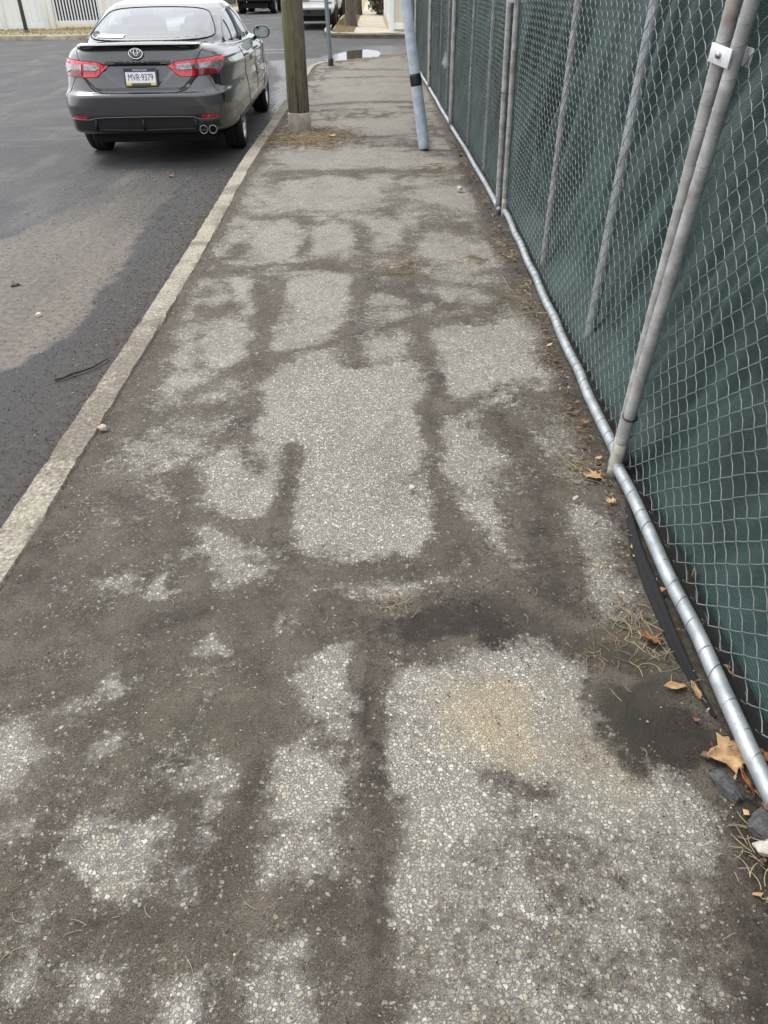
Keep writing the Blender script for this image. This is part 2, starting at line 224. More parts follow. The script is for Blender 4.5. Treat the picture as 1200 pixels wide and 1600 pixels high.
def cloth_mat():
    b = NB('green shade cloth'); v = b.co()
    sx = b.n('ShaderNodeSeparateXYZ'); b.l(v, sx.inputs[0])
    yy = b.math('MULTIPLY', sx.outputs[2], 2*math.pi/.0070); st = b.math('MULTIPLY_ADD', b.math('SINE', yy, 0), .5, .5)
    fade = b.math('MAXIMUM', b.sstep(sx.outputs[1], 6.5, 1.5), .35)
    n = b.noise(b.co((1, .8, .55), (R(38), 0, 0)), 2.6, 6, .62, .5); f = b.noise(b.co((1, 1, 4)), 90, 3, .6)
    a = b.mix(b.sstep(n, .3, .7), (.008, .024, .024), (.040, .082, .079)); a = b.mix(b.math('MULTIPLY', b.math('MULTIPLY', st, fade), .8), a, (.004, .014, .014))  # diagonal noise streaks put fold shade into the cloth colour; sine stripes are weave
    a = b.mix(b.math('MULTIPLY', b.sstep(f, .45, .7), .3), a, (.11, .15, .145))
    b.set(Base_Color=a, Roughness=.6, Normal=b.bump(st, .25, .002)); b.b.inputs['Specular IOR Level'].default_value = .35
    b.b.inputs['Sheen Weight'].default_value = .08; b.b.inputs['Sheen Tint'].default_value = (.6, .8, .8, 1)
    tr = b.n('ShaderNodeBsdfTranslucent'); b.l(a, tr.inputs[0]); mx = b.n('ShaderNodeMixShader'); mx.inputs[0].default_value = .12
    b.l(b.b.outputs[0], mx.inputs[1]); b.l(tr.outputs[0], mx.inputs[2]); b.l(mx.outputs[0], b.out.inputs[0]); return b.m
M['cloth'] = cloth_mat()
M['hem'] = simple('black hem cloth', (.007, .007, .009), .6, 0, .5, 300, .6)
def wood_mat():
    b = NB('weathered pole wood'); v = b.co((9, 9, .55)); n = b.noise(v, 3.2, 7, .65, .6); f = b.noise(b.co((30, 30, 1.2)), 5, 6, .7, .5)
    sx = b.n('ShaderNodeSeparateXYZ'); b.l(b.co(), sx.inputs[0])
    c = b.mix(b.sstep(f, .35, .65), (.085, .068, .05), (.21, .175, .13))
    c = b.mix(b.sstep(n, .54, .62), c, (.018, .014, .011))
    g = b.math('MULTIPLY', b.sstep(b.math('ADD', sx.outputs[2], b.math('MULTIPLY', n, 1.1)), .75, 1.3), b.sstep(b.math('ADD', b.math('MULTIPLY', sx.outputs[0], -5), b.math('MULTIPLY', n, .8)), -.2, .55))
    c = b.mix(b.math('MULTIPLY', g, .55), c, b.mix(b.sstep(f, .3, .7), (.075, .088, .028), (.17, .185, .07)))
    b.set(Base_Color=c, Roughness=.9, Normal=b.bump(b.math('ADD', n, f), .9, .012)); return b.m
M['pole'] = wood_mat()
M['collar'] = simple('pale pole collar', (.50, .44, .36), .85, 0, 0, 9, .4, col2=(.30, .27, .23))
M['tape'] = simple('black band', (.012, .013, .015), .45)
M['bark'] = simple('bark', (.135, .11, .085), .95, 0, 0, 6, .9, col2=(.06, .05, .04), aniso=(5, 5, .7))
M['leafb'] = simple('dry brown leaf', (.30, .115, .045), .6, 0, 0, 30, .3, col2=(.16, .06, .03))
M['leaft'] = simple('dry tan leaf', (.50, .34, .18), .6, 0, 0, 25, .35, col2=(.33, .19, .09))
M['straw'] = simple('straw', (.36, .29, .18), .8, 0, .5, 30)
M['straw2'] = simple('brown straw', (.27, .19, .11), .85, 0, .5, 30)
M['twig'] = simple('twig bark', (.055, .042, .034), .85, 0, .4, 60, .5)
M['grit'] = simple('soil crumbs', (.085, .068, .054), .95, 0, 0, 40, .5, col2=(.03, .024, .02))
M['stone_d'] = simple('dark rubble', (.060, .062, .068), .8, 0, 0, 70, .9, col2=(.14, .14, .14))
M['stone_w'] = simple('pale stone', (.58, .54, .47), .8, 0, .3, 60, .5)
M['stone_p'] = simple('pink stone', (.50, .40, .34), .8, 0, .3, 60, .5)
# car
def paint(name, a, bcol, met=.6):
    b = NB(name); n = b.noise(b.co(), 900, 2, .7); b.set(Base_Color=b.mix(b.sstep(n, .4, .6), a, bcol), Metallic=met, Roughness=.32)
    b.b.inputs['Coat Weight'].default_value = 1; b.b.inputs['Coat Roughness'].default_value = .03; return b.m
M['paint'] = paint('grey metallic paint', (.078, .078, .084), (.105, .105, .112))
M['white_paint'] = simple('white car paint', (.70, .71, .70), .3, 0, .05, 2, coat=1)
M['red_paint'] = simple('red car paint', (.35, .02, .04), .3, 0, .2, 2, coat=1)
M['blue_paint'] = simple('blue car paint', (.05, .09, .14), .3, .3, .2, 2, coat=1)
M['black'] = simple('black plastic', (.010, .010, .011), .5)
M['gloss_black'] = simple('gloss black', (.006, .006, .007), .12, coat=1)
M['under'] = simple('underbody', (.006, .006, .006), .9)
M['rubber'] = simple('tyre rubber', (.016, .016, .017), .8, 0, .3, 40, .3)
M['seam'] = simple('panel gap', (.003, .003, .003), .9)
M['seat'] = simple('seat cloth', (.035, .040, .043), .85, 0, .3, 60)
M['chrome'] = simple('chrome', (.80, .80, .82), .12, 1)
M['dark_chrome'] = simple('dull steel', (.34, .34, .35), .28, 1)
M['rim'] = simple('machined rim', (.42, .42, .44), .3, .9, .25, 20)
M['rim_dark'] = simple('dark rim', (.03, .03, .032), .4, .5)
M['red_lens'] = simple('red lens', (.72, .012, .035), .12, 0, .12, 30, coat=1)
M['red_dark'] = simple('dark red lens', (.20, .006, .014), .12, 0, .5, 60, coat=1)
def clear_lens():
    b = NB('clear lens'); v = b.co((1, 1, 1)); n = b.noise(b.co((.5, 1, 3)), 60, 3, .6); b.set(Base_Color=b.mix(b.sstep(n, .3, .7), (.42, .42, .45), (.10, .06, .07)), Metallic=.4, Roughness=.14)
    b.b.inputs['Coat Weight'].default_value = 1; return b.m
M['clear_lens'] = clear_lens()
M['sticker'] = simple('pale sticker', (.62, .70, .70), .5)
M['ink'] = simple('grey green ink', (.28, .38, .38), .5)
M['plate_w'] = simple('plate white', (.78, .79, .80), .4)
M['plate_b'] = simple('plate navy', (.012, .022, .085), .4)
M['plate_y'] = simple('plate yellow', (.78, .58, .10), .4)
M['plate_o'] = simple('plate orange', (.36, .22, .06), .5, 0, .3, 40)
M['green_ink'] = simple('green ink', (.03, .30, .22), .4)
def glass(name, tint, base_ref=.06, rough=.0, ior=1.45):
    b = NB(name); b.t.nodes.remove(b.b)
    tr = b.n('ShaderNodeBsdfTransparent'); tr.inputs[0].default_value = tint+(1,)
    gl = b.n('ShaderNodeBsdfGlossy'); gl.inputs['Roughness'].default_value = .02; gl.inputs['Color'].default_value = (.95, .97, 1, 1)
    fr = b.n('ShaderNodeFresnel'); fr.inputs[0].default_value = ior
    f = b.math('ADD', fr.outputs[0], base_ref, clamp=True)
    mx = b.n('ShaderNodeMixShader'); b.l(f, mx.inputs[0]); b.l(tr.outputs[0], mx.inputs[1]); b.l(gl.outputs[0], mx.inputs[2]); b.l(mx.outputs[0], b.out.inputs[0]); return b.m
M['glass_rear'] = glass('rear glass', (.84, .95, .95), .20, ior=1.5)
M['glass_side'] = glass('tinted glass', (.30, .34, .34), .12)
M['mirror'] = simple('mirror glass', (.22, .26, .26), .06, 1)
M['glass_dark'] = simple('dark glass', (.01, .012, .014), .05, coat=1)
b = NB('puddle water'); b.set(Base_Color=(.03, .03, .028), Roughness=.02, Normal=b.bump(b.noise(b.co(), 9, 3), .05, .004)); b.b.inputs['Specular IOR Level'].default_value = 1; M['water'] = b.m
M['vinyl'] = simple('white vinyl', (.82, .84, .84), .45, 0, .10, 1.5, aniso=(6, 6, .5))
M['vinyl_cream'] = simple('cream vinyl', (.62, .58, .45), .5, 0, .08, 3)
M['dark_slat'] = simple('dark blue slat', (.03, .035, .08), .6)
M['sign_post'] = simple('galvanised channel', (.27, .33, .35), .5, .4, .35, 30)
M['street_pole'] = simple('dark grey pole', (.10, .12, .14), .5, .3, .3, 10)
M['brown_fence'] = simple('brown board fence', (.12, .10, .085), .9, 0, .5, 5, .4, aniso=(6, 6, .6))
M['leaf_dark'] = simple('dark green leaf', (.035, .055, .028), .6, 0, .5, 9)
M['flower'] = simple('red leaf', (.20, .035, .03), .7, 0, .4, 9)
M['bin'] = simple('dark blue bin', (.018, .026, .05), .5)
M['line_paint'] = simple('worn white line', (.50, .50, .48), .8, 0, 0, 30, col2=(.12, .12, .12))
M['white_scrap'] = simple('white plastic scrap', (.75, .76, .75), .5)

# ---------------------------------------------------------------- helpers
def link(name, me, parent=None):
    o = bpy.data.objects.new(name, me); COL.objects.link(o)
    if parent is not None: o.parent = parent
    return o
def tag(o, label=None, cat=None, group=None, kind=None):
    if label: o['label'] = label
    if cat: o['category'] = cat
    if group: o['group'] = group
    if kind: o['kind'] = kind
    return o
def thing(name, label, cat, loc=(0, 0, 0), rz=0, group=None):
    o = link(name, None); o.location = loc; o.rotation_euler = (0, 0, rz); return tag(o, label, cat, group)
def mesh(name, V, F, mat, parent=None, smooth=False, label=None, attrs=None):
    me = bpy.data.meshes.new(name); V = np.asarray(V, dtype=np.float32).reshape(-1, 3)
    if isinstance(F, np.ndarray) and F.ndim == 2:
        nf, k = F.shape; me.vertices.add(len(V)); me.vertices.foreach_set('co', V.ravel())
        me.loops.add(nf*k); me.loops.foreach_set('vertex_index', F.astype(np.int32).ravel())
        me.polygons.add(nf); me.polygons.foreach_set('loop_start', np.arange(0, nf*k, k, dtype=np.int32)); me.update(calc_edges=True)
    else:
        me.from_pydata(V.tolist(), [], [list(map(int, f)) for f in F]); me.update()
    if smooth: me.polygons.foreach_set('use_smooth', np.ones(len(me.polygons), dtype=bool))
    if attrs:
        for k, a in attrs.items():
            at = me.attributes.new(k, 'FLOAT', 'POINT'); at.data.foreach_set('value', np.asarray(a, dtype=np.float32))
    if isinstance(mat, (list, tuple)):
        for m_ in mat: me.materials.append(m_)
    else: me.materials.append(mat)
    me.validate()
    o = link(name, me, parent)
    if label: o['label'] = label
    return o
class G:
    """collects faces for one mesh"""
    def __init__(s): s.V = []; s.F = []
    def add(s, V, F):
        k = len(s.V); s.V += [tuple(v) for v in V]; s.F += [tuple(i+k for i in f) for f in F]; return s
    def box(s, c, d, rz=0, bev=0, M4=None):
        x, y, z = [q/2 for q in d]; bm = bmesh.new(); bmesh.ops.create_cube(bm, size=1)
        for v in bm.verts: v.co = Vector((v.co.x*d[0], v.co.y*d[1], v.co.z*d[2]))
        if bev: bmesh.ops.bevel(bm, geom=list(bm.edges), offset=bev, segments=2, profile=.5, affect='EDGES')
        Mx = Matrix.Translation(Vector(c)) @ Matrix.Rotation(rz, 4, 'Z')
        if M4 is not None: Mx = Matrix.Translation(Vector(c)) @ M4
        bm.verts.index_update()
        s.add([Mx @ v.co for v in bm.verts], [[v.index for v in f.verts] for f in bm.faces]); bm.free(); return s
    def tube(s, pts, r, n=12, cap=True):
        pts = [Vector(q) for q in pts]; k = len(pts); rr = r if hasattr(r, '__len__') else [r]*k
        up = None; V = []
        for i, q in enumerate(pts):
            t = (pts[min(i+1, k-1)]-pts[max(i-1, 0)]).normalized()
            if up is None: up = t.orthogonal().normalized()
            up = (up-t*up.dot(t)).normalized(); sd_ = t.cross(up)
            for j in range(n):
                a = 2*math.pi*j/n; V.append(q+(up*math.cos(a)+sd_*math.sin(a))*rr[i])
        F = [(i*n+j, i*n+(j+1) % n, (i+1)*n+(j+1) % n, (i+1)*n+j) for i in range(k-1) for j in range(n)]
        if cap: F += [tuple(range(n))[::-1], tuple((k-1)*n+j for j in range(n))]
        return s.add(V, F)
    def lathe(s, prof, n=32, M4=Matrix()):     # prof = (radius, height) about local Z
        V = [M4 @ Vector((r*math.cos(2*math.pi*j/n), r*math.sin(2*math.pi*j/n), h)) for r, h in prof for j in range(n)]
        F = [(i*n+j, i*n+(j+1) % n, (i+1)*n+(j+1) % n, (i+1)*n+j) for i in range(len(prof)-1) for j in range(n)]
        return s.add(V, F)
    def build(s, name, mat, parent=None, smooth=False, label=None):
        o = mesh(name, s.V, s.F, mat, parent, smooth, label)
        if smooth == 'auto':
            o.data.set_sharp_from_angle(angle=R(35))
        return o
def tubes(P, r, n, ref=(1, 0, 0)):
    """many equal-length polylines P (K,M,3) as n-sided tubes; arrays of verts and quads"""
    P = np.asarray(P, float); K, Mn, _ = P.shape
    T = np.empty_like(P); T[:, 1:-1] = P[:, 2:]-P[:, :-2]; T[:, 0] = P[:, 1]-P[:, 0]; T[:, -1] = P[:, -1]-P[:, -2]
    T /= np.linalg.norm(T, axis=2, keepdims=True)+1e-9
    a = np.cross(T, np.array(ref, float)); a /= np.linalg.norm(a, axis=2, keepdims=True)+1e-9; b_ = np.cross(T, a)
    an = np.arange(n)*2*np.pi/n
    V = P[:, :, None, :]+r*(a[:, :, None, :]*np.cos(an)[None, None, :, None]+b_[:, :, None, :]*np.sin(an)[None, None, :, None])
    V = V.reshape(-1, 3)
    k, i, j = np.meshgrid(np.arange(K), np.arange(Mn-1), np.arange(n), indexing='ij'); base = k*Mn*n
    F = np.stack([base+i*n+j, base+i*n+(j+1) % n, base+(i+1)*n+(j+1) % n, base+(i+1)*n+j], -1).reshape(-1, 4)
    return V, F
def fbm(x, y, z=0, o=3):
    return noise.fractal(Vector((x, y, z)), 1.0, 2.0, o)
def vnoise(X, Y, s, seed=0):
    """cheap smooth value noise on arrays"""
    q = np.random.default_rng(seed).random((97, 97)); x = X*s; y = Y*s; xi = np.floor(x).astype(int); yi = np.floor(y).astype(int)
    fx = x-xi; fy = y-yi; fx = fx*fx*(3-2*fx); fy = fy*fy*(3-2*fy); g = lambda a, b_: q[a % 97, b_ % 97]
    return (g(xi, yi)*(1-fx)+g(xi+1, yi)*fx)*(1-fy)+(g(xi, yi+1)*(1-fx)+g(xi+1, yi+1)*fx)*fy-.5
def sdist(X, Y, pts):
    """signed distance (negative inside) to polygon in metres"""
    P = np.array(pts, float)/100.; d = np.full(X.shape, 1e9); ins = np.zeros(X.shape, bool); n = len(P)
    for i in range(n):
        a = P[i]; b_ = P[(i+1) % n]; e = b_-a; L = max((e**2).sum(), 1e-9)
        t = np.clip(((X-a[0])*e[0]+(Y-a[1])*e[1])/L, 0, 1); d = np.minimum(d, np.hypot(X-a[0]-t*e[0], Y-a[1]-t*e[1]))
        if abs(e[1]) > 1e-9:
            c = ((a[1] > Y) != (b_[1] > Y)) & (X < (b_[0]-a[0])*(Y-a[1])/e[1]+a[0]); ins ^= c
    return np.where(ins, -d, d)
def paintmask(X, Y, shapes, soft=.05, grow=.008, shift=0, bias=.5):
    out = np.zeros(X.shape)
    wx = X+.07*vnoise(X, Y, 7, 3+shift)+.06*vnoise(X, Y, 31, 4+shift); wy = Y+(.10+.02*Y)*vnoise(X, Y, 6, 5+shift)+.07*vnoise(X, Y, 29, 6+shift)
    for w_, P in shapes:
        A = np.array(P)/100.; m = (wx > A[:, 0].min()-.4) & (wx < A[:, 0].max()+.4) & (wy > A[:, 1].min()-.6) & (wy < A[:, 1].max()+.6)
        if not m.any(): continue
        sf = soft+grow*wy[m]; t = np.clip(bias-sdist(wx[m], wy[m], P)/(2*sf), 0, 1); t = t*t*(3-2*t)*w_
        out[m] = np.maximum(out[m], t)
    return out
def strandmask(X, Y, L):
    out = np.zeros(X.shape)
    for w_, wd, P in L:
        A = np.array(P)/100.; wdm = wd+.006*Y
        for a, b_ in zip(A[:-1], A[1:]):
            e = b_-a; t = np.clip(((X-a[0])*e[0]+(Y-a[1])*e[1])/max((e**2).sum(), 1e-9), 0, 1)
            d = np.hypot(X-a[0]-t*e[0], Y-a[1]-t*e[1]); out = np.maximum(out, w_*np.clip(1-d/(2*wdm), 0, 1))
    return out
def grid(xs, ys):
    X, Y = np.meshgrid(xs, ys); nx, ny = len(xs), len(ys); i, j = np.meshgrid(np.arange(ny-1), np.arange(nx-1), indexing='ij'); a = i*nx+j
    return X, Y, np.stack([a, a+1, a+nx+1, a+nx], -1).reshape(-1, 4)

# ---------------------------------------------------------------- ground, road, sidewalk, kerbs
tag(mesh('ground', [(-300, -60, -.012), (300, -60, -.012), (300, 600, -.012), (-300, 600, -.012)], [(0, 1, 2, 3)], M['soil']), kind='structure')
xs = np.concatenate([np.arange(-45, -9, 1.5), np.arange(-9, -1.2, .06), np.arange(-1.2, 45, 1.5)])
ys = np.concatenate([np.arange(-6, 8, .06), np.arange(8, 26, .12), np.arange(26, 90, 1.5)])
X, Y, F = grid(xs, ys)
Z = .0*X
road = mesh('road', np.stack([X, Y, Z], -1), F, M['asphalt'], smooth=True,
            attrs={'silt': (paintmask(X, Y, SILT, .015, .002)*np.clip((9.4-Y+.8*vnoise(X, Y, 1.1, 31))/3.6, 0, 1)).ravel(), 'wet': paintmask(X, Y, WETROAD, .15, .0).ravel()})
tag(road, kind='structure')
def edge_x(y): return np.interp(y, [-1, 2.2, 4, 8, 12, 18.3], [-1.14, -1.145, -1.165, -1.235, -1.24, -1.28])
# sidewalk slab; the far end is cut off along the corner curve
ys = [-.6]
while ys[-1] < 19.9: ys.append(ys[-1]+max(.013, .009*abs(ys[-1])))
ys = np.array(ys); U = np.linspace(0, 1, 190)
Yg, Ug = np.meshgrid(ys, U, indexing='ij')
def far_end(x): return np.interp(x, [-1.3, -1.1, -.8, -.4, .6, 2.0], [18.1, 18.5, 18.62, 18.75, 19.85, 20.6])
Xg = edge_x(Yg)+Ug*(2.35-edge_x(Yg))
Yg = np.minimum(Yg, far_end(Xg)+0*Yg)
cl = paintmask(Xg, Yg, CLEAN, bias=.62)
rdg = np.abs(vnoise(Xg+.2*vnoise(Xg, Yg, 3, 51), Yg*.8+.3*vnoise(Xg, Yg, 2, 52), 2.6, 53))*1.6+np.abs(vnoise(Xg+.05*vnoise(Xg, Yg, 9, 55), Yg, 8.5, 54))*1.1
bgc = np.clip(rdg*1.35-.12, 0, .66)*np.interp(Yg, [1.0, 2.0, 3, 4, 9, 11], [.30, .42, .75, .85, .95, 1])
cl = np.maximum(cl, bgc); cl = cl*(.90+.35*vnoise(Xg, Yg, 2.3, 71)+.30*vnoise(Xg, Yg, 11, 72)); cl = cl*(1-np.clip((.95+.9*vnoise(Xg, Yg, 4.5, 73)+.5*vnoise(Xg, Yg, 22, 74))*strandmask(Xg+.03*vnoise(Xg, Yg, 10, 1), Yg+.05*vnoise(Xg, Yg, 6, 2), STRAND), 0, 1))
wt = paintmask(Xg, Yg, WETDIRT, .05, .01, 9)
cl = cl+.11*np.interp(Yg, [1.7, 2.5], [0, 1]); rb = random.Random(12); isl = []
for _ in range(34):
    bx, by, br_ = rb.uniform(-1.0, .0), rb.uniform(.75, 2.5), rb.uniform(.025, .062); ea = rb.uniform(0, 3.14)
    isl.append((rb.uniform(.45, .85), [(int(100*(bx+br_*rb.uniform(.7, 1.2)*math.cos(q))), int(100*(by+1.2*br_*rb.uniform(.7, 1.2)*math.sin(q)))) for q in np.linspace(0, 5.6, 9)]))
cl = np.maximum(cl, paintmask(Xg, Yg, isl, .022, .004, 5)*.85)
strd = np.clip((.8+1.2*vnoise(Xg, Yg, 5, 75))*strandmask(Xg+.03*vnoise(Xg, Yg, 10, 1), Yg+.05*vnoise(Xg, Yg, 6, 2), STRAND), 0, 1); wt = np.maximum(wt, strd**1.5*.62)
edge = np.clip((Xg-.70-.05*vnoise(Xg, Yg, 6, 8)-.02*vnoise(Xg, Yg, 25, 9))/.12, 0, 1); edge = np.where(Yg > 1.7, edge*.8, edge)
cl = cl*(1-.8*np.clip(1-(Xg-edge_x(Yg)-.03-.05*vnoise(Xg, Yg, 5, 61))/.09, 0, 1)); cl = cl*(1-edge*.9); wt = np.maximum(wt, edge*.75)
sn = paintmask(Xg, Yg, SAND, .07, .01)
Zg = .12+.012*vnoise(Xg, Yg, 1.3, 11)+.004*vnoise(Xg, Yg, 9, 12)+(1-cl)*(.004+.006*vnoise(Xg, Yg, 18, 13)+.004*vnoise(Xg, Yg, 60, 14))+.004*wt
i, j = np.meshgrid(np.arange(len(ys)-1), np.arange(len(U)-1), indexing='ij'); a = i*len(U)+j
F = np.stack([a, a+1, a+len(U)+1, a+len(U)], -1).reshape(-1, 4)
walk = mesh('sidewalk', np.stack([Xg, Yg, Zg], -1), F, M['walk'], smooth=True, attrs={'clean': cl.ravel(), 'wet': wt.ravel(), 'sand': sn.ravel()})
tag(walk, kind='structure')
def walk_z(x, y): return .126
tag(mesh('building_plot', [(2.35, -20, .115), (45, -20, .115), (45, 21.5, .115), (2.35, 20.4, .115)], [(0, 1, 2, 3)], M['soil']), kind='structure')
# kerb beside the road, top width ~.13, curving at the corner
def kerb(name, path, wd, top, mat, bottom=-.05, seed=1, rnd=.004):
    P = [Vector((a, c, 0)) for a, c in path]; Q = []
    for a, c in zip(P[:-1], P[1:]):
        L = (c-a).length; st = max(1, int(L/(.045 if a.y < 8 else .25)))
        Q += [a.lerp(c, k/st) for k in range(st)]
    Q.append(P[-1]); V = []; WW = []
    for k, q in enumerate(Q):
        t = (Q[min(k+1, len(Q)-1)]-Q[max(k-1, 0)]).normalized(); nrm = Vector((-t.y, t.x, 0))   # to the left
        nz = lambda s_: noise.fractal(Vector((q.x*s_, q.y*s_, seed)), 1, 2, 3)
        prof = [(.010, bottom), (.004+rnd*nz(6), top-.025+rnd*nz(9)), (-.010+rnd*2*nz(7), top+.5*rnd*nz(14)), (-wd*.35, top+rnd*nz(8)), (-wd*.65, top+.001+rnd*nz(5)), (-wd+.012+rnd*3*nz(11), top+rnd*nz(13)), (-wd+rnd*nz(9), top-.02), (-wd, top-.05)]
        j_ = 0
        for d, z in prof: V.append(q+nrm*d+Vector((0, 0, z))); WW.append(max(max(0, min(1, 1-abs(q.y-3.0)/1.0))*.38, max([max(0, 1-abs(q.y-jy)/.05) for jy in (3.62, 5.32, 6.95, 8.4, 10.6)]), .30 if j_ in (0, 6, 7) else 0)); j_ += 1
    n = 8; F = [(k*n+j, k*n+j+1, (k+1)*n+j+1, (k+1)*n+j) for k in range(len(Q)-1) for j in range(n-1)]
    o = mesh(name, V, [f[::-1] for f in F], mat, smooth=True, attrs={'wet': WW}); o.data.set_sharp_from_angle(angle=R(50)); return tag(o, kind='structure')
kerb('kerb', [(-1.275, -1.5), (-1.275, 2.5), (-1.28, 4), (-1.30, 5.5), (-1.36, 8), (-1.37, 12), (-1.41, 17.2), (-1.36, 17.9), (-1.2, 18.45), (-.9, 18.72), (-.55, 18.85)], .135, .132, M['kerb'])
# broken edge of the corner: strip of litter and the puddle
V = []; n = 40
for k in range(n+1):
    t = k/n; x = -.62+t*2.8; y0 = float(far_end(x))-.02; wd = .35+.9*t*(1-.3*t)+.25*float(vnoise(np.array(x), np.array(1.), 3, 2))
    V += [(x, y0, .118), (x+.02, y0+wd*.9, .118+.03*random.random()), (x+.04, y0+wd*1.5, -.004)]
tag(mesh('corner_dirt', V, [(3*k+j, 3*k+3+j, 3*k+4+j, 3*k+1+j) for k in range(n) for j in range(2)], M['litter'], smooth=True), kind='structure')
pud = [(-1.0, 19.3), (-1.25, 20.6), (-1.1, 21.8), (-.75, 22.9), (-.3, 23.3), (.02, 22.8), (.10, 21.9), (.0, 21.1), (-.12, 20.4), (-.3, 19.8), (-.5, 19.35)]
V = [(x+.05*noise.noise(Vector((x*7, y*7, 0))), y, .005) for x, y in pud]
tag(mesh('puddle', V, [tuple(range(len(V)))[::-1]], M['water']), kind='structure')
# crossing street: kerbs and verges of the far block
def slab(name, pts, z, mat): return tag(mesh(name, [(x, y, z) for x, y in pts], [tuple(range(len(pts)))], mat), kind='structure')
right_k = [(-1.75, 70), (-1.72, 46), (-1.66, 33), (-1.62, 30), (-1.5, 28.7), (-1.25, 28.1), (-.7, 27.75), (0, 27.6), (8, 27.2), (30, 27)]
kerb('far_kerb', right_k[::-1], -.15, .13, M['far_kerb'], rnd=.01)
slab('far_verge', [(-1.62, 70), (-1.60, 46), (-1.54, 33), (-1.50, 30), (-1.38, 28.8), (-1.15, 28.25), (-.66, 27.9), (0, 27.75), (8, 27.35), (30, 27.15), (30, 70)][::-1], .118, M['grass'])
slab('far_sidewalk', [(-.72, 27.9), (-.35, 27.86), (.5, 27.75), (.78, 28.3), (.38, 28.6), (.22, 33), (.12, 70), (-.74, 70), (-.74, 29)], .126, M['far_walk'])
left_k = [(-60, 30.2), (-20, 28.9), (-14, 28.5), (-9.5, 28.3), (-8.3, 28.7), (-7.6, 30), (-7.35, 33), (-7.1, 46), (-6.1, 60), (-5, 80)]
kerb('left_kerb', left_k[::-1], .15, .13, M['far_kerb'], rnd=.012)
slab('left_verge', [(-60, 30.35), (-20, 29.05), (-14, 28.65), (-9.5, 28.45), (-8.4, 28.85), (-7.75, 30), (-7.5, 33), (-7.25, 46), (-6.25, 60), (-5.15, 80), (-60, 80)], .118, M['grass'])
slab('left_sidewalk', [(-8.6, 33.5), (-7.9, 33.5), (-7.6, 46), (-6.7, 60), (-5.6, 80), (-7, 80), (-7.9, 60), (-8.7, 46)], .124, M['far_walk'])
for (x, y, l, wd, rz) in [(-5.32, 37, .42, .12, 0), (-2.7, 23.5, .9, .10, 0), (-2.8, 22.6, 1.4, .09, 0)]:
    o = slab('lane_mark', [(x-l/2, y-wd/2), (x+l/2, y-wd/2), (x+l/2, y+wd/2), (x-l/2, y+wd/2)], .004, M['line_paint'])

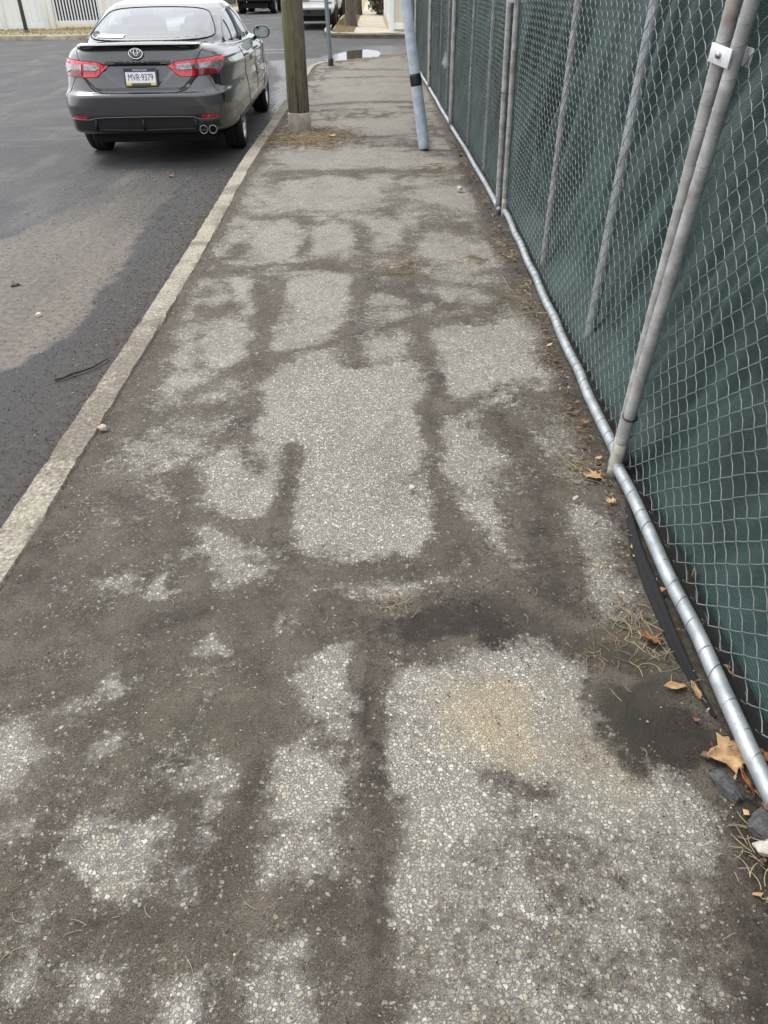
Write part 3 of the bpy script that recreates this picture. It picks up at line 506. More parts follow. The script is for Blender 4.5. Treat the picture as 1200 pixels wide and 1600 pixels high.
# ---------------------------------------------------------------- temporary fence panels
RAILX = lambda y: float(np.interp(y, [-1.3, 1, 2.4, 6.0, 7.0, 8.5, 10, 13.3, 16.7, 20.5], [.81, .822, .836, .888, .886, .860, .83, .785, .72, .67]))
LEAN = lambda y: float(np.interp(y, [-1.3, 2.4, 4.3, 6.0, 10, 20], [.098, .095, .04, -.015, .0, .0]))
FTOP = 1.86
def panel(y0, y1, label, sides, near, dy_top=(0, 0), xoff=(0, 0), posts_proud=0.0, l0_=None):
    x0, x1 = RAILX(y0)+xoff[0], RAILX(y1)+xoff[1]; l0, l1 = LEAN(y0), LEAN(y1); L = y1-y0; l0 = l0 if l0_ is None else l0_
    t = thing('chain_link_fence', label, 'fence panel', (x0, y0, .12), 0, 'chain link panels along the sidewalk')
    def W(u, z, out=0.0):       # local point: u along, z up from the slab
        f = u/L; x = (RAILX(y0+u)-x0)+(xoff[0]*(1-f)+xoff[1]*f)+(l0*(1-f)+l1*f)*z+out
        return (x, u+(dy_top[0]*(1-f)+dy_top[1]*f)*z/1.6, z)
    # frame
    g = G(); n = 40 if near else 14
    g.tube([Vector(W(L*k/n, .045+.0015*math.sin(k*1.7)))+Vector((.003*math.sin(k*.9), 0, 0)) for k in range(n+1)], .0210, 16 if near else 8); br = g.build('bottom_rail', M['rail'], t, True)
    g = G(); g.tube([W(L*k/6, FTOP) for k in range(7)], .019, 10); g.build('top_rail', M['post'], t, True)
    for e in (0, 1):
        g = G(); u = L*e+(.028 if e == 0 else -.028)
        g.tube([W(u, z, -.006-posts_proud) for z in np.linspace(-.0, FTOP+.04, 14)], .0205, 18 if near else 8)
        g.build('end_post', M['post'], t, True)
        if near:
            g = G(); g.tube([W(u, z, -.006-posts_proud) for z in (-.002, .03, .09, .13)], [.0225, .0215, .0212, .0208], 16); g.build('post_foot', M['whitepost'], t, True)
    # zigzag wires
    K = int(L/.044); s = L/K; hp = .0352; NP = int((FTOP-.075)/hp); sub = 3 if near else 2
    ph = {3: [.07, .5, .93], 2: [.12, .88]}[sub]; k = np.arange(K); P = []
    zz = []; tri = []; off = []
    for i in range(NP):
        for q in ph:
            zz.append(.07+(i+q)*hp); tri.append((2*q-1)*(1 if i % 2 == 0 else -1)); off.append(.0035*math.sin(math.pi*min(1, max(0, q)))*(1 if i % 2 == 0 else -1))
    zz = np.array(zz)[None, :]+0*k[:, None]; tri = np.array(tri)[None, :]*np.where(k % 2 == 0, 1, -1)[:, None]; off = np.array(off)[None, :]*np.where(k % 2 == 0, 1, -1)[:, None]
    u = (k[:, None]+.5)*s+tri*(s/2+.0015)
    u = u+.006*vnoise(u+y0*3, zz, 5, 21)+.0035*vnoise(u+y0, zz, 14, 22); zz = zz+.007*vnoise(u+y0, zz, 4, 23)+.006*vnoise(u, zz, 11, 24)
    u = np.clip(u, .004, L-.004); f = u/L
    RX = np.interp(y0+u, *zip(*[(q, RAILX(q)) for q in np.linspace(y0, y1, 30)]))-x0
    bul = .035*vnoise(u+y0, zz, 1.6, 25)*np.clip((zz-.07)/.5, 0, 1)
    x = RX+xoff[0]*(1-f)+xoff[1]*f+(l0*(1-f)+l1*f)*zz+.024+off+bul
    y = u+(dy_top[0]*(1-f)+dy_top[1]*f)*zz/1.6
    V, F = tubes(np.stack([x, y, zz], -1), .00165 if near else .0018, sides)
    CV, CF = [V], [F]
    # each wire ends as a loop round the bottom rail with its cut tip standing up beside it
    if y0 < 9:
        st = 2 if near else 2; P = []; B = []
        for kk in range(0, K, st):
            uu = (kk+.5)*s+.014*random.uniform(-1, 1); c = Vector(W(uu, .045)); ti = random.uniform(.004, .016); rr = .0219
            P.append([(c.x+rr*math.cos(a), c.y+ti*math.cos(a)+.004*math.sin(a), c.z+rr*math.sin(a)) for a in np.linspace(-.3, 2*math.pi-.6, 15)])
            b0 = Vector((c.x+rr+.004, c.y+ti, c.z+.012)); B.append([b0, b0+Vector((.008, -.012, -.004)), b0+Vector((.012, -.004, .006)), b0+Vector((random.uniform(-.002, .008), random.uniform(-.016, .004), random.uniform(.022, .034)))])
        V, F = tubes(P, .0010, 5, (0, 1, 0)); V2, F2 = tubes(B, .0016, 5, (0, 0, 1)); [(CF.append(f_+sum(len(q) for q in CV)), CV.append(v_)) for v_, f_ in ((V, F), (V2, F2))]
        # wire wound round the end posts
        P = []
        for e in (0, 1):
            for z in np.arange(.14, FTOP, hp*2)+.012*np.sin(np.arange(len(np.arange(.14, FTOP, hp*2)))*2.3+e):
                u_ = L*e+(.028 if e == 0 else -.028); c = Vector(W(u_, z, -.006-posts_proud)); rr = .0213
                P.append([(c.x+rr*math.cos(a), c.y+rr*math.sin(a)*1, c.z+.014*math.sin(a+.6)) for a in np.linspace(-.2, 2*math.pi-.2, 15)])
        V, F = tubes(P, .0009, 4, (0, 0, 1)); CF.append(F+sum(len(q) for q in CV)); CV.append(V)
    mesh('chain_link', np.vstack(CV), np.vstack(CF), M['wire'], t, True)
    return t, W, L
pA = panel(-1.26, 2.385, 'chain link fence panel nearest the viewer, running out of frame at right', 6, True, (0, .02))
pB = panel(2.375, 6.0, 'second chain link panel, from the near clamped post pair to the next pair', 5, True, (.055, .0), (.014, .042), 0, .074)
pC = panel(6.0, 9.85, 'third chain link fence panel, beyond the halfway post pair with a rusty wire tie', 4, False, (.0, 0), (0, 0))
pD = panel(9.9, 13.5, 'fourth chain link fence panel, its near end behind the leaning blue grey pipe', 3, False)
pE = panel(13.55, 17.1, 'fifth chain link fence panel, last but one before the street corner', 3, False)
pF = panel(17.15, 20.3, 'farthest chain link fence panel by the street corner', 3, False)
# clamps and ties that hold neighbouring posts together
def clamp(z):
    t, W, L = pA; o1 = t.location; a = Vector(W(L-.028, z, -.006))
    q = Vector(pB[1](.028, z, -.006))+pB[0].location-o1; c = (a+q)/2; d = (q-a); d.z = 0; d.normalize(); nrm = Vector((-d.y, d.x, 0)); nrm = nrm if nrm.y < 0 else -nrm; rz = math.atan2(d.y, d.x)
    M4 = Matrix.Rotation(rz, 4, 'Z') @ Matrix.Rotation(R(-6), 4, 'Y'); g = G()
    for s_ in (1, -1): g.box(c+nrm*.031*s_-d*.012, (.104, .004, .046), 0, .0015, M4)
    k = g.build('post_clamp', M['clamp'], t, 'auto')
    g = G(); g.lathe([(0, .009), (.007, .009), (.009, .004), (.009, 0)], 12, Matrix.Translation(c+nrm*.033-d*.012) @ nrm.to_track_quat('Z', 'Y').to_matrix().to_4x4()); g.build('bolt', M['dark_chrome'], k, True)
clamp(1.31)
def clamp2():
    t, W, L = pB; c = Vector(W(L, 1.36)); g = G(); g.box((c.x-.005, c.y-.03, c.z), (.115, .006, .05), 0, .002); k = g.build('post_clamp', M['clamp'], t, 'auto')
    g = G(); g.lathe([(0, .012), (.009, .012), (.011, .006), (.011, 0)], 12, Matrix.Translation((c.x-.005, c.y-.033, c.z)) @ Matrix.Rotation(R(90), 4, 'X')); g.build('bolt', M['dark_chrome'], k, True)
    g = G(); c = Vector(W(L, .82)); g.tube([(c.x+.055*math.cos(a)-.02, c.y+.03*math.sin(a)+.01, c.z+.006*math.cos(a)) for a in np.linspace(0, 2*math.pi, 20)], .0028, 5); g.build('rusty_tie', M['rust'], t, True)
clamp2()
def ziptie():
    t, W, L = pA; c = Vector(W(L-.028, .235, -.006)); g = G(); g.tube([(c.x+.0235*math.cos(a)+.002, c.y+.026*math.sin(a), c.z+.004*math.sin(a)) for a in np.linspace(0, 2*math.pi, 20)], .0035, 6); g.build('zip_tie', M['black'], t, True)
ziptie()
# support posts standing behind the mesh
SP = [(.985, 3.48, .046, .025, 'weathered round post standing behind the mesh, nearer the viewer'), (.972, 4.62, .024, .020, 'thin dull post behind the mesh, between the wide post and the paired posts'),
      (.93, 7.35, .0, .019, 'round post behind the mesh, first one beyond the paired posts with the rusty tie'), (.905, 8.6, .0, .017, 'round post behind the mesh just before the leaning blue grey pipe'),
      (.87, 11.1, .0, .017, 'round post behind the mesh, first one past the leaning pipe'), (.86, 12.3, .0, .017, 'round post behind the mesh, second one past the leaning pipe'),
      (.82, 14.8, .0, .017, 'round post behind the mesh in the fifth panel, farthest but one'), (.78, 18.4, .0, .017, 'round post behind the mesh, last one before the corner')]
for x, y, ln, r, lab in SP:
    t = thing('fence_post', lab, 'post', (x, y, .1), 0, 'single posts behind the chain link'); g = G()
    g.tube([(ln*z, .004*math.sin(z*3), z) for z in np.linspace(0, 1.92, 16)], r, 14); g.build('tube', M['rail'] if r > .0205 else M['post'], t, True)
    g = G(); g.lathe([(r+.003, 1.90), (r+.003, 1.925), (r*.6, 1.945), (0, 1.95)], 14, Matrix.Translation((ln*1.92, 0, 0))); g.build('cap', M['dark_chrome'], t, True)
# shade cloth hung behind
us = np.concatenate([np.arange(-1.35, 8, .02), np.arange(8, 20.5, .06)]); zs = np.linspace(0, 1, 84)
Yc, Zc = np.meshgrid(us, zs); rx = np.interp(us, *zip(*[(q, RAILX(q)) for q in np.linspace(-1.3, 20.5, 80)])); ln = np.interp(us, *zip(*[(q, LEAN(q)) for q in np.linspace(-1.3, 20.5, 80)]))
Zw = .135+Zc*1.74
fold = np.zeros(Yc.shape)
for i in range(Yc.shape[0]):
    for j in range(Yc.shape[1]):
        y, z = float(Yc[i, j]), float(Zw[i, j])
        if y > 9 and (j % 2): fold[i, j] = fold[i, j-1]; continue
        d1 = y*1.0+z*.62; d2 = y*.8-z*.9
        q = .060*(1-2.4*abs(noise.noise(Vector((d1*2.6, d2*.55, 1)))))+.030*noise.noise(Vector((y*1.1, z*.9, 5)))
        q += .032*(1-3*abs(noise.noise(Vector((d1*6.5, d2*1.1, 9)))))*max(0, 1-z*.5)+.010*abs(noise.noise(Vector((d2*3.1, d1*.8, 13))))
        fold[i, j] = q
gapx = np.interp(us, [-1.3, 1.6, 2.6, 3.2, 5.2, 6.0, 6.9, 20], [.085, .09, .12, .185, .17, .14, .11, .11])
fold *= np.clip(.15+Zc*3, 0, 1)
Xc = rx[None, :]+np.maximum(ln[None, :], .0)*(Zw-.12)*1.05+(.048+(gapx[None, :]-.048)*np.clip((Zw-.13)/.16, 0, 1)**.7)+fold
screen = thing('shade_cloth', 'dark green woven shade cloth hanging in folds behind the chain link', 'privacy screen', (0.9, 0, .12))
i, j = np.meshgrid(np.arange(len(zs)-1), np.arange(len(us)-1), indexing='ij'); a = i*len(us)+j; F = np.stack([a, a+1, a+len(us)+1, a+len(us)], -1).reshape(-1, 4)
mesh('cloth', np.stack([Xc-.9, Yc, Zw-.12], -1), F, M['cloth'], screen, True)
# black hem trailing on the soil
V = []; F = []; n = 0
yy = np.arange(-1.3, 20.4, .04)
for k, y in enumerate(yy):
    q = fbm(y*2.5, 3, 0); q2 = fbm(y*7, 8, 0); x = float(np.interp(y, us, rx))+.030
    for j, (dx, dz) in enumerate([(.030+.01*q, .050), (.028+.02*q, .035+.012*q2), (.03+.02*q2, .022+.01*q), (.012, .010)]): V.append((x+dx-.9, y, .012+dz))
F = [(4*k+j, 4*k+4+j, 4*k+5+j, 4*k+1+j) for k in range(len(yy)-1) for j in range(3)]
mesh('hem', V, F, M['hem'], screen, True)
g = G(); g.tube([(RAILX(1.72)+.09+.165-.9+.004*k, 1.72+.004*math.sin(k*2), .43+.002*k) for k in range(4)], .004, 6); g.tube([(RAILX(1.72)+.09+.165-.9, 1.72+.01*math.cos(q), .43+.008*math.sin(q)) for q in np.linspace(0, 6.2, 10)], .003, 6); g.build('tie_knot', M['black'], screen, True)
# black roll of cloth squeezed out under the rail
g = G(); rp = [(.838, 2.2, .128, .006), (.812, 2.05, .133, .014), (.79, 1.9, .137, .019), (.782, 1.75, .138, .021), (.779, 1.6, .138, .020), (.778, 1.45, .137, .016), (.786, 1.33, .132, .010), (.80, 1.24, .128, .005)]
pp = []; rr = []
for k in range(60):
    t = k/59*(len(rp)-1); i = min(int(t), len(rp)-2); f = t-i; a, b_ = rp[i], rp[i+1]
    pp.append((a[0]*(1-f)+b_[0]*f+.001*math.sin(k*.3), a[1]*(1-f)+b_[1]*f, a[2]*(1-f)+b_[2]*f)); rr.append((a[3]*(1-f)+b_[3]*f)*(1+.03*math.sin(k*.5)))
g.tube(pp, rr, 14); o = g.build('cloth_roll', M['hem'], None, True); tag(o, 'black rolled edge of cloth squeezed out on the sidewalk side of the bottom rail', 'cloth roll')
g = G(); V = [(0, 0, 0), (-.05, -.01, -.13), (-.015, .01, -.19), (.02, 0, -.15), (.03, .01, -.03)]; 
V = [(x*1.2+.02*math.sin(z*30), y, z) for x, y, z in V]; V2 = [(x, y+.008, z) for x, y, z in V]
o = mesh('plastic_scrap', V+V2, [(0, 1, 2, 3, 4), (9, 8, 7, 6, 5)]+[(i, i+5, (i+1) % 5+5, (i+1) % 5) for i in range(5)], M['white_scrap']); o.location = (.83, 11.0, .83); tag(o, 'torn white plastic scrap caught on the far chain link', 'scrap')

# ---------------------------------------------------------------- utility pole, guy wire guard, sign post
t = thing('utility_pole', 'mossy wooden utility pole rising from the kerb side of the sidewalk beyond the grey sedan', 'utility pole', (-.93, 9.98, .1))
V = []; n = 44; zz = np.concatenate([np.linspace(.18, 2.6, 70), np.linspace(2.8, 10.5, 30)])
for z in zz:
    r0 = .124-.0042*z
    for j in range(n):
        a = 2*math.pi*j/n; q = noise.noise(Vector((math.cos(a)*4.2, math.sin(a)*4.2, z*.35)))*.008+noise.noise(Vector((math.cos(a)*16, math.sin(a)*16, z*.9)))*.0035; V.append(((r0+q)*math.cos(a), (r0+q)*math.sin(a), z))
F = [(i*n+j, i*n+(j+1) % n, (i+1)*n+(j+1) % n, (i+1)*n+j) for i in range(len(zz)-1) for j in range(n)]+[tuple((len(zz)-1)*n+j for j in range(n))]
mesh('pole', V, F, M['pole'], t, True)
g = G(); g.lathe([(.134, 0), (.1335, .09), (.1325, .20), (.128, .212), (.10, .215)], 40); g.build('collar', M['collar'], t, True)
g = G(); g.box((0, -.12, 9.3), (2.2, .09, .11), 0, .01); g.build('crossarm', M['pole'], t)
# guy guard: pipe over the stay that runs up to the utility pole
B0 = Vector((.462, 8.63, .14)); D = Vector((-.157, .028, 1)).normalized()
t = thing('guy_wire_guard', 'leaning blue grey galvanised pipe with black band, over a guy wire', 'pipe', B0)
g = G(); NL = [0, .01, .06, .3, .6, .9, 1.2, 1.5, 1.8, 2.2, 2.6]; g.tube([D*q for q in NL], [.052, .056, .057, .0562, .0545, .052, .0495, .047, .0445, .041, .038], 28); g.build('pipe', M['guy'], t, True)
g = G(); g.tube([D*.575, D*.6, D*.66, D*.685], [.0555, .0562, .0560, .0535], 28); g.build('band', M['tape'], t, True)
g = G(); g.tube([D*-.06+Vector((.03, -.03, 0)), D*.02+Vector((.02, -.035, 0)), D*.09+Vector((.015, -.02, 0))], [.011, .012, .010], 8); g.build('anchor_rod', M['tape'], t, True)
g = G(); g.box(D*.13+Vector((.030, -.047, 0)), (.034, .012, .045), 0, .003); g.build('seam_plate', M['post'], t)
g = G(); top = Vector((-.93, 9.98, 9.2))-B0; g.tube([D*2.58, D*2.58+(top-D*2.58)*.5, top], .005, 6); g.build('guy_wire', M['wire'], t, True)
t = thing('sign_post', 'perforated steel channel sign post at the street corner, beyond the utility pole', 'sign post', (-.945, 17.6, .12), 0)
g = G(); wv = [(-.040, .012), (-.026, .012), (-.014, -.016), (.014, -.016), (.026, .012), (.040, .012)]; wo_ = [(x, y+.006) for x, y in wv[::-1]]; ring = wv+wo_; V = []; zz = np.arange(-.05, 2.45, .0254*2)
lean = Vector((-.035, 0, 1))
for z in zz:
    for x, y in ring: V.append((x+lean.x*z, y, z))
n = 12; g.add(V, [(i*n+j, i*n+(j+1) % n, (i+1)*n+(j+1) % n, (i+1)*n+j) for i in range(len(zz)-1) for j in range(n)]+[tuple(range((len(zz)-1)*n, len(zz)*n))]); g.build('channel', M['sign_post'], t)
g = G()
for z in np.arange(.12, 2.4, .0508): g.lathe([(.0065, 0), (.0065, .0015), (0, .0015)], 8, Matrix.Translation((lean.x*z, -.0165, z)) @ Matrix.Rotation(R(90), 4, 'X'))
o = g.build('bolt_holes', M['seam'], t); o['kind'] = 'stuff'
g = G(); g.lathe([(.055, 0), (.05, .10), (.043, .14), (.02, .142)], 12); g.build('base_sleeve', M['twig'], t, True)
g = G(); g.box((lean.x*2.3, -.022, 2.2), (.46, .004, .46), 0, .001); g.build('sign_plate', M['clamp'], t)

# ---------------------------------------------------------------- litter on the ground
def leaf(x, y, s, rz, mat, label, kind='lobed', z=.135, tilt=(0, 0), curl=1.0, seed=0):
    rnd = random.Random(seed); pts = []
    if kind == 'lobed':
        key = [(0, -.5), (.18, -.42), (.42, -.46), (.36, -.22), (.62, -.10), (.46, .04), (.60, .30), (.30, .22), (.22, .50), (0, .78)]
    else: key = [(0, -.5), (.10, -.38), (.17, -.15), (.19, .1), (.14, .35), (.05, .55), (0, .66)]
    jit = .09 if kind == 'lobed' else .03; key = [(a+rnd.uniform(-jit, jit)*(a > 0), b_+rnd.uniform(-jit, jit)*(a > 0)) for a, b_ in key]
    out = key+[(-a*rnd.uniform(.85, 1.1), b_) for a, b_ in key[-2:0:-1]]; V2 = [Vector(q) for q in out]; n = len(V2)
    inn = [Vector((a*.1, b_*.1)) for a in range(-6, 7) for b_ in range(-5, 8)]
    vv, ee, ff, *_ = delaunay_2d_cdt(V2+inn, [(i, (i+1) % n) for i in range(n)], [], 1, 1e-5)
    V = []
    for q in vv:
        u, v = q.x, q.y; c = .9*curl*(u*u*.5+.25*v*v*(1 if v > 0 else .4))+.12*noise.noise(Vector((u*3, v*3, seed)))-.10*math.exp(-abs(u)*14)
        V.append((u*s, v*s, c*s))
    mx = Matrix.Rotation(rz, 4, 'Z') @ Matrix.Rotation(tilt[0], 4, 'X') @ Matrix.Rotation(tilt[1], 4, 'Y')
    o = mesh('dry_leaf', V, ff, M[mat], None, True); md = o.modifiers.new('s', 'SOLIDIFY'); md.thickness = .0012
    o.matrix_world = Matrix.Translation((x, y, z)) @ mx; tag(o, label, 'leaf', 'fallen leaves along the fence')
    st = G(); st.tube([(0, -.42*s, .004), (.02*s, -.7*s, .008), (.06*s, -.95*s, .004)], .0014, 5); st.build('leaf_stalk', M['straw2'], o)
    return o
leaf(.79, 1.125, .078, R(98), 'leaft', 'large pale tan lobed leaf under the rail, nearest the viewer', z=.142, curl=.5, tilt=(R(8), R(-12)), seed=1)
leaf(.80, 1.045, .06, R(15), 'leafb', 'orange brown narrow leaf tucked beside the large tan leaf', 'long', z=.145, tilt=(R(10), R(30)), seed=2)
leaf(.835, .995, .06, R(130), 'leafb', 'dark brown curled leaf against the underside of the rail, nearest corner', 'lobed', z=.14, curl=1.4, tilt=(R(20), R(10)), seed=3)
leaf(.735, 1.335, .055, R(95), 'leaft', 'thin curled tan leaf end lying off the black cloth roll', 'long', z=.140, curl=2.0, seed=4)
leaf(.775, 1.31, .045, R(30), 'leaft', 'folded tan leaf at the near tip of the black cloth roll', 'long', z=.145, curl=2, tilt=(R(30), 0), seed=5)
leaf(.715, 1.50, .05, R(10), 'leafb', 'red brown curled leaf in the dead grass beside the black roll', 'lobed', z=.142, curl=1.6, tilt=(R(-20), R(20)), seed=6)
leaf(.755, 2.33, .05, R(80), 'leaft', 'small tan leaf under the rail right by the tied post pair', 'lobed', z=.137, seed=7)
leaf(.775, 2.17, .03, R(20), 'leaft', 'tiny tan leaf left of the rail just nearer than the tied post pair', 'lobed', z=.137, seed=8)
leaf(.90, 1.72, .05, R(5), 'leaft', 'upright tan leaf caught between rail and green cloth', 'long', z=.175, tilt=(R(70), R(10)), seed=9)
leaf(.885, 1.37, .035, R(60), 'leaft', 'small tan leaf behind the rail, seen through the lowest mesh', 'lobed', z=.15, tilt=(R(30), 0), seed=10)
leaf(.88, 1.12, .05, R(150), 'leafb', 'brown leaf lying behind the rail at the nearest end', 'lobed', z=.15, tilt=(R(10), R(20)), seed=11)
leaf(-.53, 9.45, .085, R(40), 'leaft', 'pale leaf on the sidewalk just nearer than the utility pole', 'lobed', z=.14, seed=12)
leaf(-2.05, 8.1, .06, R(40), 'leafb', 'orange leaf on the asphalt behind the sedan exhaust', 'lobed', z=.012, seed=13)
leaf(-1.93, 3.2, .022, R(10), 'leaft', 'tiny tan leaf on the dark gutter asphalt near the twig', 'lobed', z=.01, seed=14)
def rock(x, y, z, s, mat, label, seed, name='stone', group='loose stones'):
    bm = bmesh.new(); bmesh.ops.create_icosphere(bm, subdivisions=3, radius=1)
    for v in bm.verts:
        q = v.co.copy(); d = 1+.35*noise.noise(q*1.3+Vector((seed*7, 0, 0)))+.12*noise.noise(q*4+Vector((0, seed*5, 0)))
        q = Vector([math.copysign(abs(c)**.8, c) for c in q]); v.co = Vector((q.x*s[0]*d, q.y*s[1]*d, q.z*s[2]*d))
    me = bpy.data.meshes.new(name); bm.to_mesh(me); bm.free(); me.materials.append(M[mat]); me.polygons.foreach_set('use_smooth', [True]*len(me.polygons)); me.set_sharp_from_angle(angle=R(28))
    o = link(name, me); o.location = (x, y, z); o.rotation_euler = (0, 0, seed); return tag(o, label, 'stone', group)
rock(.752, 1.045, .135, (.017, .042, .016), 'stone_d', 'long dark chunk of rubble just left of the brown leaves', .45)
rock(.80, .945, .135, (.034, .036, .022), 'stone_d', 'broad dark rubble lump at the nearest end of the rail', 2)
rock(.785, .895, .135, (.030, .017, .014), 'stone_w', 'flat grey stone below the broad dark rubble lump', 3)
rock(-1.125, 2.73, .138, (.016, .018, .012), 'stone_p', 'pale pink stone beside the kerb, on the sidewalk', 4)
rock(.10, 2.27, .133, (.011, .011, .009), 'stone_w', 'small round cream pebble in the middle of the clean sidewalk patch', 5)
rock(.66, 6.78, .15, (.022, .024, .016), 'stone_w', 'pale stone near the fence, beyond the paired posts', 6)
rock(.66, 2.19, .135, (.012, .009, .007), 'stone_p', 'small pinkish stone on dark silt left of the rail', 7)
rock(-2.0, 4.35, .008, (.02, .018, .012), 'stone_w', 'small white stone on the gutter asphalt, near the silt edge', 8)
rock(-1.83, 2.92, .006, (.014, .010, .008), 'stone_w', 'small white chip on the nearest gutter asphalt', 9)
rock(-1.62, 2.52, .006, (.010, .009, .007), 'stone_w', 'greyish chip close to the kerb foot on the asphalt', 10)
rock(-2.35, 4.9, .004, (.03, .024, .010), 'grit', 'dark clod of soil on the edge of the silt', 11)
# dark twig on the asphalt
g = G(); g.tube([(-1.60, 3.46, .010), (-1.565, 3.475, .012), (-1.53, 3.52, .016), (-1.50, 3.545, .013), (-1.455, 3.60, .012), (-1.405, 3.70, .016)], [.007, .006, .0085, .006, .005, .003], 8); g.tube([(-1.53, 3.52, .014), (-1.52, 3.50, .02), (-1.505, 3.51, .024)], [.004, .003, .002], 6)
tag(g.build('twig', M['twig'], None, True), 'dark crooked twig on the asphalt beside the kerb', 'twig')
def straws(n, x, y, sx, sy, z, lmin, lmax, r, up=.25, seed=0, mpts=6):
    rn = np.random.default_rng(seed); c = np.stack([x+sx*np.clip(rn.normal(size=n), -2.2, 2.2), y+sy*np.clip(rn.normal(size=n), -2.2, 2.2), np.full(n, z)], -1); th = rn.uniform(0, 2*np.pi, n); L = rn.uniform(lmin, lmax, n); cv = rn.normal(0, 1.3, n); P = np.zeros((n, mpts, 3)); P[:, 0] = c
    ph = rn.uniform(0, up, n)
    for i in range(1, mpts):
        th = th+cv/mpts; ph = ph-(.9*up/mpts); P[:, i, 0] = P[:, i-1, 0]+np.cos(th)*L/mpts; P[:, i, 1] = P[:, i-1, 1]+np.sin(th)*L/mpts; P[:, i, 2] = np.maximum(P[:, i-1, 2]+np.sin(ph)*L/mpts, z)
    return tubes(P, r, 4, (0, 0, 1))
TUFT = [(.715, 2.38, 60, .035, .05, .09, .0013, .8, 'bristly dead grass tuft at the foot of the tied post pair'), (.12, 4.77, 90, .09, .09, .13, .0016, .5, 'wide dead grass clump in the middle of the sidewalk'),
        (.60, 4.92, 45, .04, .05, .08, .0015, .5, 'small round brown clump right of the wide grass clump'), (.04, 1.66, 26, .025, .025, .06, .0011, .7, 'tiny curl of roots on the dark wet silt band'),
        (.58, 1.46, 45, .05, .03, .07, .0011, .5, 'flat tangle of brown roots on dark silt, right of the bright patch'), (.56, 7.65, 70, .14, .12, .14, .002, .4, 'dark root clump near the base of the leaning pipe'),
        (.70, 1.53, 60, .035, .07, .10, .0012, .6, 'dead grass tangle against the black cloth roll'), (.79, 4.15, 70, .035, .22, .16, .0017, .9, 'straw tuft at the rail below the thin dull post'),
        (-1.295, 3.22, 35, .012, .04, .07, .0012, 1.5, 'short upright straw tuft growing at the kerb foot'), (.81, 5.2, 50, .03, .2, .12, .0017, .7, 'brown straw along the rail before the halfway post pair'),
        (.775, 2.75, 70, .025, .14, .06, .0014, .8, 'crumbly dead weeds along the rail beyond the tied post pair'), (.79, 3.4, 50, .035, .10, .09, .0014, .6, 'dark weed remains along the rail beside the wide post'),
        (.765, .86, 40, .03, .05, .07, .0012, .7, 'grey brown grass stems beside the dark rubble lumps'), (.66, 1.82, 22, .02, .03, .07, .001, .8, 'few pale stems poking from under the cloth roll')]
for k, (x, y, n, sx, sy, L, r, up, lab) in enumerate(TUFT):
    V, F = straws(n, x, y, sx, sy, .128 if x > -1.2 else .004, L*.35, L, r, up, 100+k); c = np.array([x, y, .126 if x > -1.2 else 0])
    o = mesh('grass_tuft', V-c, F, M['straw'] if k % 3 == 0 or k in (7, 8, 9) else M['straw2'], None, True); o.location = c; tag(o, lab, 'dead grass', 'dead grass tufts on the sidewalk')
V, F = straws(520, -.80, 9.5, .22, .26, .130, .05, .16, .0028, .35, 55); tag(mesh('pole_litter', V, F, M['straw'], None, True), kind='stuff', label='straw and leaf litter heaped round the utility pole foot', cat='litter')
V, F = straws(620, -.78, 9.45, .26, .32, .128, .05, .12, .003, .3, 56); tag(mesh('pole_litter', V, F, M['straw2'], None, True), kind='stuff', label='brown stems heaped round the utility pole foot', cat='litter')
P = []
n1 = 210; rn = np.random.default_rng(5); yy = .7+9*rn.random(n1)**1.6; xx = rn.uniform(-1.05, .78, n1)
VV = []; FF = []; k = 0
for x, y in list(zip(xx, yy))+[(rn.uniform(-2.6, -1.35), rn.uniform(2.4, 7.5)) for _ in range(70)]+[(rn.uniform(-1.36, -1.3), rn.uniform(2, 7)) for _ in range(60)]:
    V, F = straws(1, x, y, .0, .0, .128 if x > -1.2 else .005, .015, .05+.006*y, .0007+.00012*y, .4, int(1e6*abs(x)) % 9999); VV.append(V); FF.append(F+k); k += len(V)
tag(mesh('scattered_straw', np.vstack(VV), np.vstack(FF), M['straw'], None, True), kind='stuff', label='fine straw scattered on sidewalk and gutter', cat='straw')
# crumbs of soil and loose chips
def crumbs(name, pts, smin, smax, mat, seed, label, zf=lambda x, y: .127, growth=.12):
    rn = np.random.default_rng(seed); bm = bmesh.new(); bmesh.ops.create_icosphere(bm, subdivisions=1, radius=1); base = np.array([v.co[:] for v in bm.verts]); fc = np.array([[v.index for v in f.verts] for f in bm.faces]); bm.free()
    K = len(pts); s = rn.uniform(smin, smax, (K, 1, 1))**1.0*(1+growth*np.array([p[1] for p in pts])[:, None, None]); V = base[None]*(1+rn.uniform(-.38, .38, (K, 12 if len(base) == 12 else len(base), 1)))*s*np.stack([rn.uniform(.7, 1.5, K), rn.uniform(.7, 1.5, K), rn.uniform(.35, .75, K)], -1)[:, None, :]
    C = np.array([(p[0], p[1], zf(*p)) for p in pts]); V = (V+C[:, None, :]).reshape(-1, 3); F = (fc[None]+(np.arange(K)*len(base))[:, None, None]).reshape(-1, 3)
    return tag(mesh(name, V, F, M[mat]), label, 'debris', kind='stuff')
rn = np.random.default_rng(31); k = 900; C = np.stack([np.zeros(k), .55+8.5*rn.random(k)**1.5, rn.uniform(.124, .150, k)], -1)
C[:, 0] = np.interp(C[:, 1], [.5, 2.4, 4, 5.9, 9.2], [.82, .832, .868, .888, .84])+np.where(rn.random(k) < .45, rn.uniform(.03, .10, k), -.025-np.abs(rn.normal(0, .03, k)))
